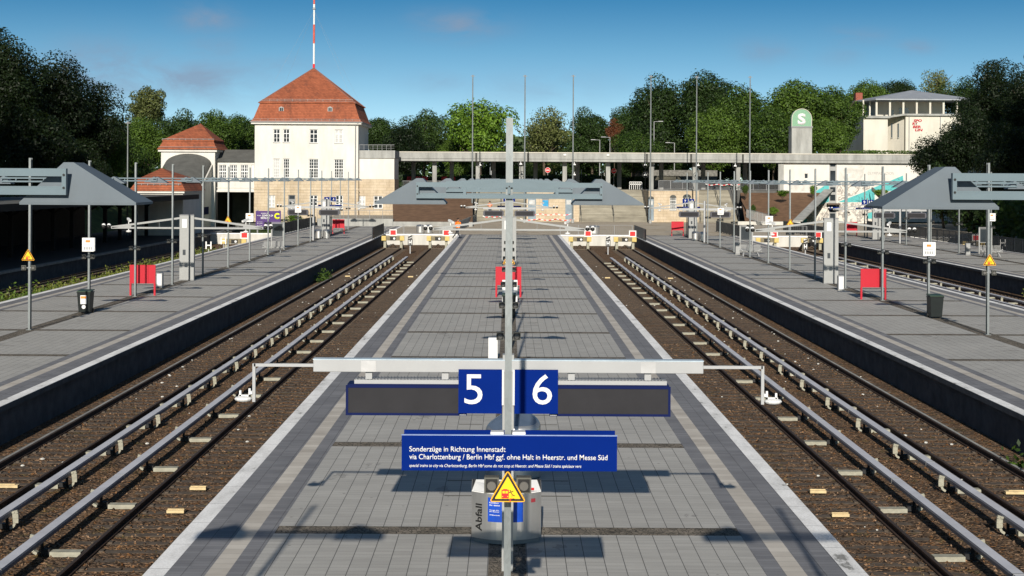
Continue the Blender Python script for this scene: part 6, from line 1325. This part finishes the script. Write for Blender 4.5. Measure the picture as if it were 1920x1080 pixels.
wood('hedge', P(1585, 285, 228).x, P(1722, 285, 228).x, 229, 9.2, PZ(1650, 281.5, 229), 2500, M['leafm'], 'clipped green hedge above the roof slab before the villa', 6, 1.2, .12); COL.objects[-1]
wood('hedge', P(740, 340, 232).x, P(1240, 340, 232).x, 233, 4.4, 6.6, 7000, M['leafd'], 'dark hedge along the street under the colonnade', 8, 2, .25)
# weeds on the left tracks
def weeds(x0, x1, y0, y1, n, h, label, seed, z0=-1.12, m='leafw'):
    rg = np.random.default_rng(seed); N = n * 9; c = np.stack([rg.uniform(x0, x1, n), rg.uniform(y0, y1, n)], 1); hh = h * rg.random(n) ** 1.5 + .1; i = np.repeat(np.arange(n), 9)
    p = np.stack([c[i, 0] + rg.normal(size=N) * .10, c[i, 1] + rg.normal(size=N) * .12, z0 + rg.random(N) * hh[i]], 1); nr = rg.normal(size=(N, 3)) + np.array([0, -.6, .5]); nr /= np.linalg.norm(nr, axis=1)[:, None]; t = np.cross(nr, rg.normal(size=(N, 3))); t /= np.linalg.norm(t, axis=1)[:, None]; b = np.cross(nr, t); s = .075 * rg.uniform(.6, 1.5, N)[:, None]
    v = np.stack([p - t * s, p - b * s * .5, p + t * s, p + b * s * .5], 1).reshape(-1, 3); me = bpy.data.meshes.new('weeds'); me.from_pydata(v.tolist(), [], np.arange(4 * N).reshape(N, 4).tolist()); me.materials.append(M[m]); o = bpy.data.objects.new('weeds', me); COL.objects.link(o); tag(o, label, 'weeds', kind='stuff')
weeds(-28.0, -24.2, 52, 135, 2600, .75, 'yellow green weeds overgrowing the track behind the left platform', 11); weeds(-27, -24.3, 66, 84, 420, 1.25, 'taller leafy weeds behind the red board on the left', 12, m='leafm')
weeds(-13, -12.4, 100, 104, 40, .8, 'small weeds at the foot of the platform 4 wall', 13, m='leafm'); weeds(12.3, 12.8, 33, 37, 16, .7, 'small weeds at the foot of the platform 7 wall', 14, m='leafm'); weeds(30.6, 31.2, 66, 90, 60, .7, 'small weeds at the foot of the platform 9 wall', 15)
weeds(-28, -24, 165, 182, 900, 2.2, 'shrubs behind the dark railing near the station house', 16, m='leafm')
# bushes on the earth bank etc.
def bush(px, py, w, h, Y, kind, label):
    c = P(px, py, Y); r = thing('bush', label, 'bush', (c.x, Y, c.z), 'green bushes on the banks'); o = bpy.data.objects.new('leaves', crown(kind, 0)); COL.objects.link(o); o.parent = r; o.location = (0, 0, h * .1); o.scale = (w / 2, w / 2, h / 2); o.rotation_euler.z = px
    b = MB()
    for i in range(7): a = i * .9; b.tube((c.x, Y, c.z - h * .7), (c.x + math.cos(a) * w * .35, Y + math.sin(a) * w * .3, c.z), .03, .015, 5)
    b.build('stems', M['bark'], r)
bush(1467, 363, 1.9, 1.1, 208, 's', 'bright bush near the top of the earth bank'); bush(1450, 396, 1.4, 1.3, 200, 's', 'bright bush low on the earth bank'); bush(1524, 357, 1.2, 1.6, 212, 's', 'bush at the top end of the sloping coping'); bush(1398, 357, 1.1, 1.5, 210, 'm', 'dark bush beside the right stair handrail'); bush(1650, 362, 2.4, 1.2, 212, 's', 'bush between the teal mural and the right coping'); bush(1412, 395, .9, 1.6, 200, 'm', 'slender bush by the rightmost flagpole'); bush(552, 412, 2.0, 1.6, 185, 's', 'bright shrub above the dark railing by the station house')

# ================================================================ people
def person(x, Y, z, h, label, facing=0., walk=.25, arm=.5):
    r = thing('person', label, 'person', (x, Y, z)); s = h / 1.75
    J = {'pel': (0, 0, .95), 'chest': (0, 0, 1.25), 'sh': (0, 0, 1.42), 'nk': (0, -.01, 1.50), 'hd': (0, -.02, 1.60), 'top': (0, -.02, 1.70)}
    V = []; E = []; Rr = []
    def add(p, rad, par=None):
        V.append((p[0] * s, p[1] * s, p[2] * s)); Rr.append(rad * s)
        if par is not None: E.append((par, len(V) - 1))
        return len(V) - 1
    pe = add(J['pel'], .15); ch = add(J['chest'], .155, pe); sh = add(J['sh'], .12, ch); nk = add(J['nk'], .055, sh); hd = add(J['hd'], .092, nk); add(J['top'], .075, hd)
    for q in (-1, 1):
        hp = add((q * .10, 0, .90), .10, pe); kn = add((q * .11 + (.0 if q < 0 else walk * .35), -q * walk * .3, .50), .062, hp); an = add((q * .11 + (.0 if q < 0 else walk * .6), q * walk * .4, .08), .045, kn); add((q * .12 + (.0 if q < 0 else walk * .6), q * walk * .4 - .14, .035), .04, an)
        s1 = add((q * .19, 0, 1.40), .06, sh); el = add((q * (.25 + arm * .08), -.04, 1.14), .045, s1); wr = add((q * (.24 + arm * .05), -.22, .98 + arm * .12), .035, el); ha = add((q * (.23 + arm * .05), -.27, .95 + arm * .12), .038, wr)
    me = bpy.data.meshes.new('person_body'); me.from_pydata(V, E, []); o = bpy.data.objects.new('body', me); COL.objects.link(o); o.parent = r
    sk = o.modifiers.new('skin', 'SKIN'); me.skin_vertices[0].data[0].use_root = True
    for i, q in enumerate(Rr): me.skin_vertices[0].data[i].radius = (q, q)
    o.modifiers.new('sub', 'SUBSURF').levels = 1; o.modifiers['sub'].render_levels = 2; me.materials.append(M['cloth'])
    vb = MB(); n = 16
    for zz, rr_, ry in ((.93, .19, .15), (1.1, .185, .145), (1.3, .21, .155), (1.42, .20, .13), (1.47, .10, .08)):
        for k in range(n): t = 2 * math.pi * k / n; vb.v.append((rr_ * math.cos(t) * s, ry * math.sin(t) * s, zz * s))
    for a in range(4):
        for k in range(n): vb.f.append((a * n + k, a * n + (k + 1) % n, (a + 1) * n + (k + 1) % n, (a + 1) * n + k))
    v = vb.build('hi_vis_vest', M['hiviz']); v.parent = r
    for q in (-1, 1): g = MB().tube((q * .19 * s, 0, 1.41 * s), (q * (.25 + arm * .08) * s, -.04 * s, 1.14 * s), .082 * s, .068 * s, 10).build('sleeve', M['hiviz']); g.parent = r
    g = MB().ball((0, -.02 * s, 1.63 * s), .112 * s, 12, 8, 1.15).build('head', M['skin']); g.parent = r
    g = MB().ball((0, .0, 1.68 * s), .118 * s, 12, 8, .85).build('hair', mat('dark_hair', (.03, .02, .015), .8)); g.parent = r
    MB(); e_ = MB().box(-.045 * s, -.025 * s, -.14 * s, -.12 * s, 1.63 * s, 1.645 * s).box(.025 * s, .045 * s, -.14 * s, -.12 * s, 1.63 * s, 1.645 * s).build('eyes', M['black']); e_.parent = r
    ns = MB().box(-.012 * s, .012 * s, -.155 * s, -.12 * s, 1.59 * s, 1.625 * s).build('nose', M['skin']); ns.parent = r
    st_ = MB()
    for zz in (1.02, 1.18): 
        for k in range(n): t, u = 2 * math.pi * k / n, 2 * math.pi * (k + 1) / n; st_.quad((.203 * s * math.cos(t), .163 * s * math.sin(t), zz * s), (.203 * s * math.cos(u), .163 * s * math.sin(u), zz * s), (.203 * s * math.cos(u), .163 * s * math.sin(u), (zz + .04) * s), (.203 * s * math.cos(t), .163 * s * math.sin(t), (zz + .04) * s))
    q = st_.build('reflective_band', M['white']); q.parent = r; r.rotation_euler.z = facing
Yp_ = CH * F / (447.5 - HY + .5); person(P(858.5, 440, Yp_).x, Yp_, 0, 2.0, 'person in orange vest walking at the far left corner of the middle platform', math.pi * .8, .5)
person(P(918.5, 385, 208.2).x, 208.2, 6 * .169, 1.75, 'person in orange work clothes standing on the left stone staircase', math.pi, .15)
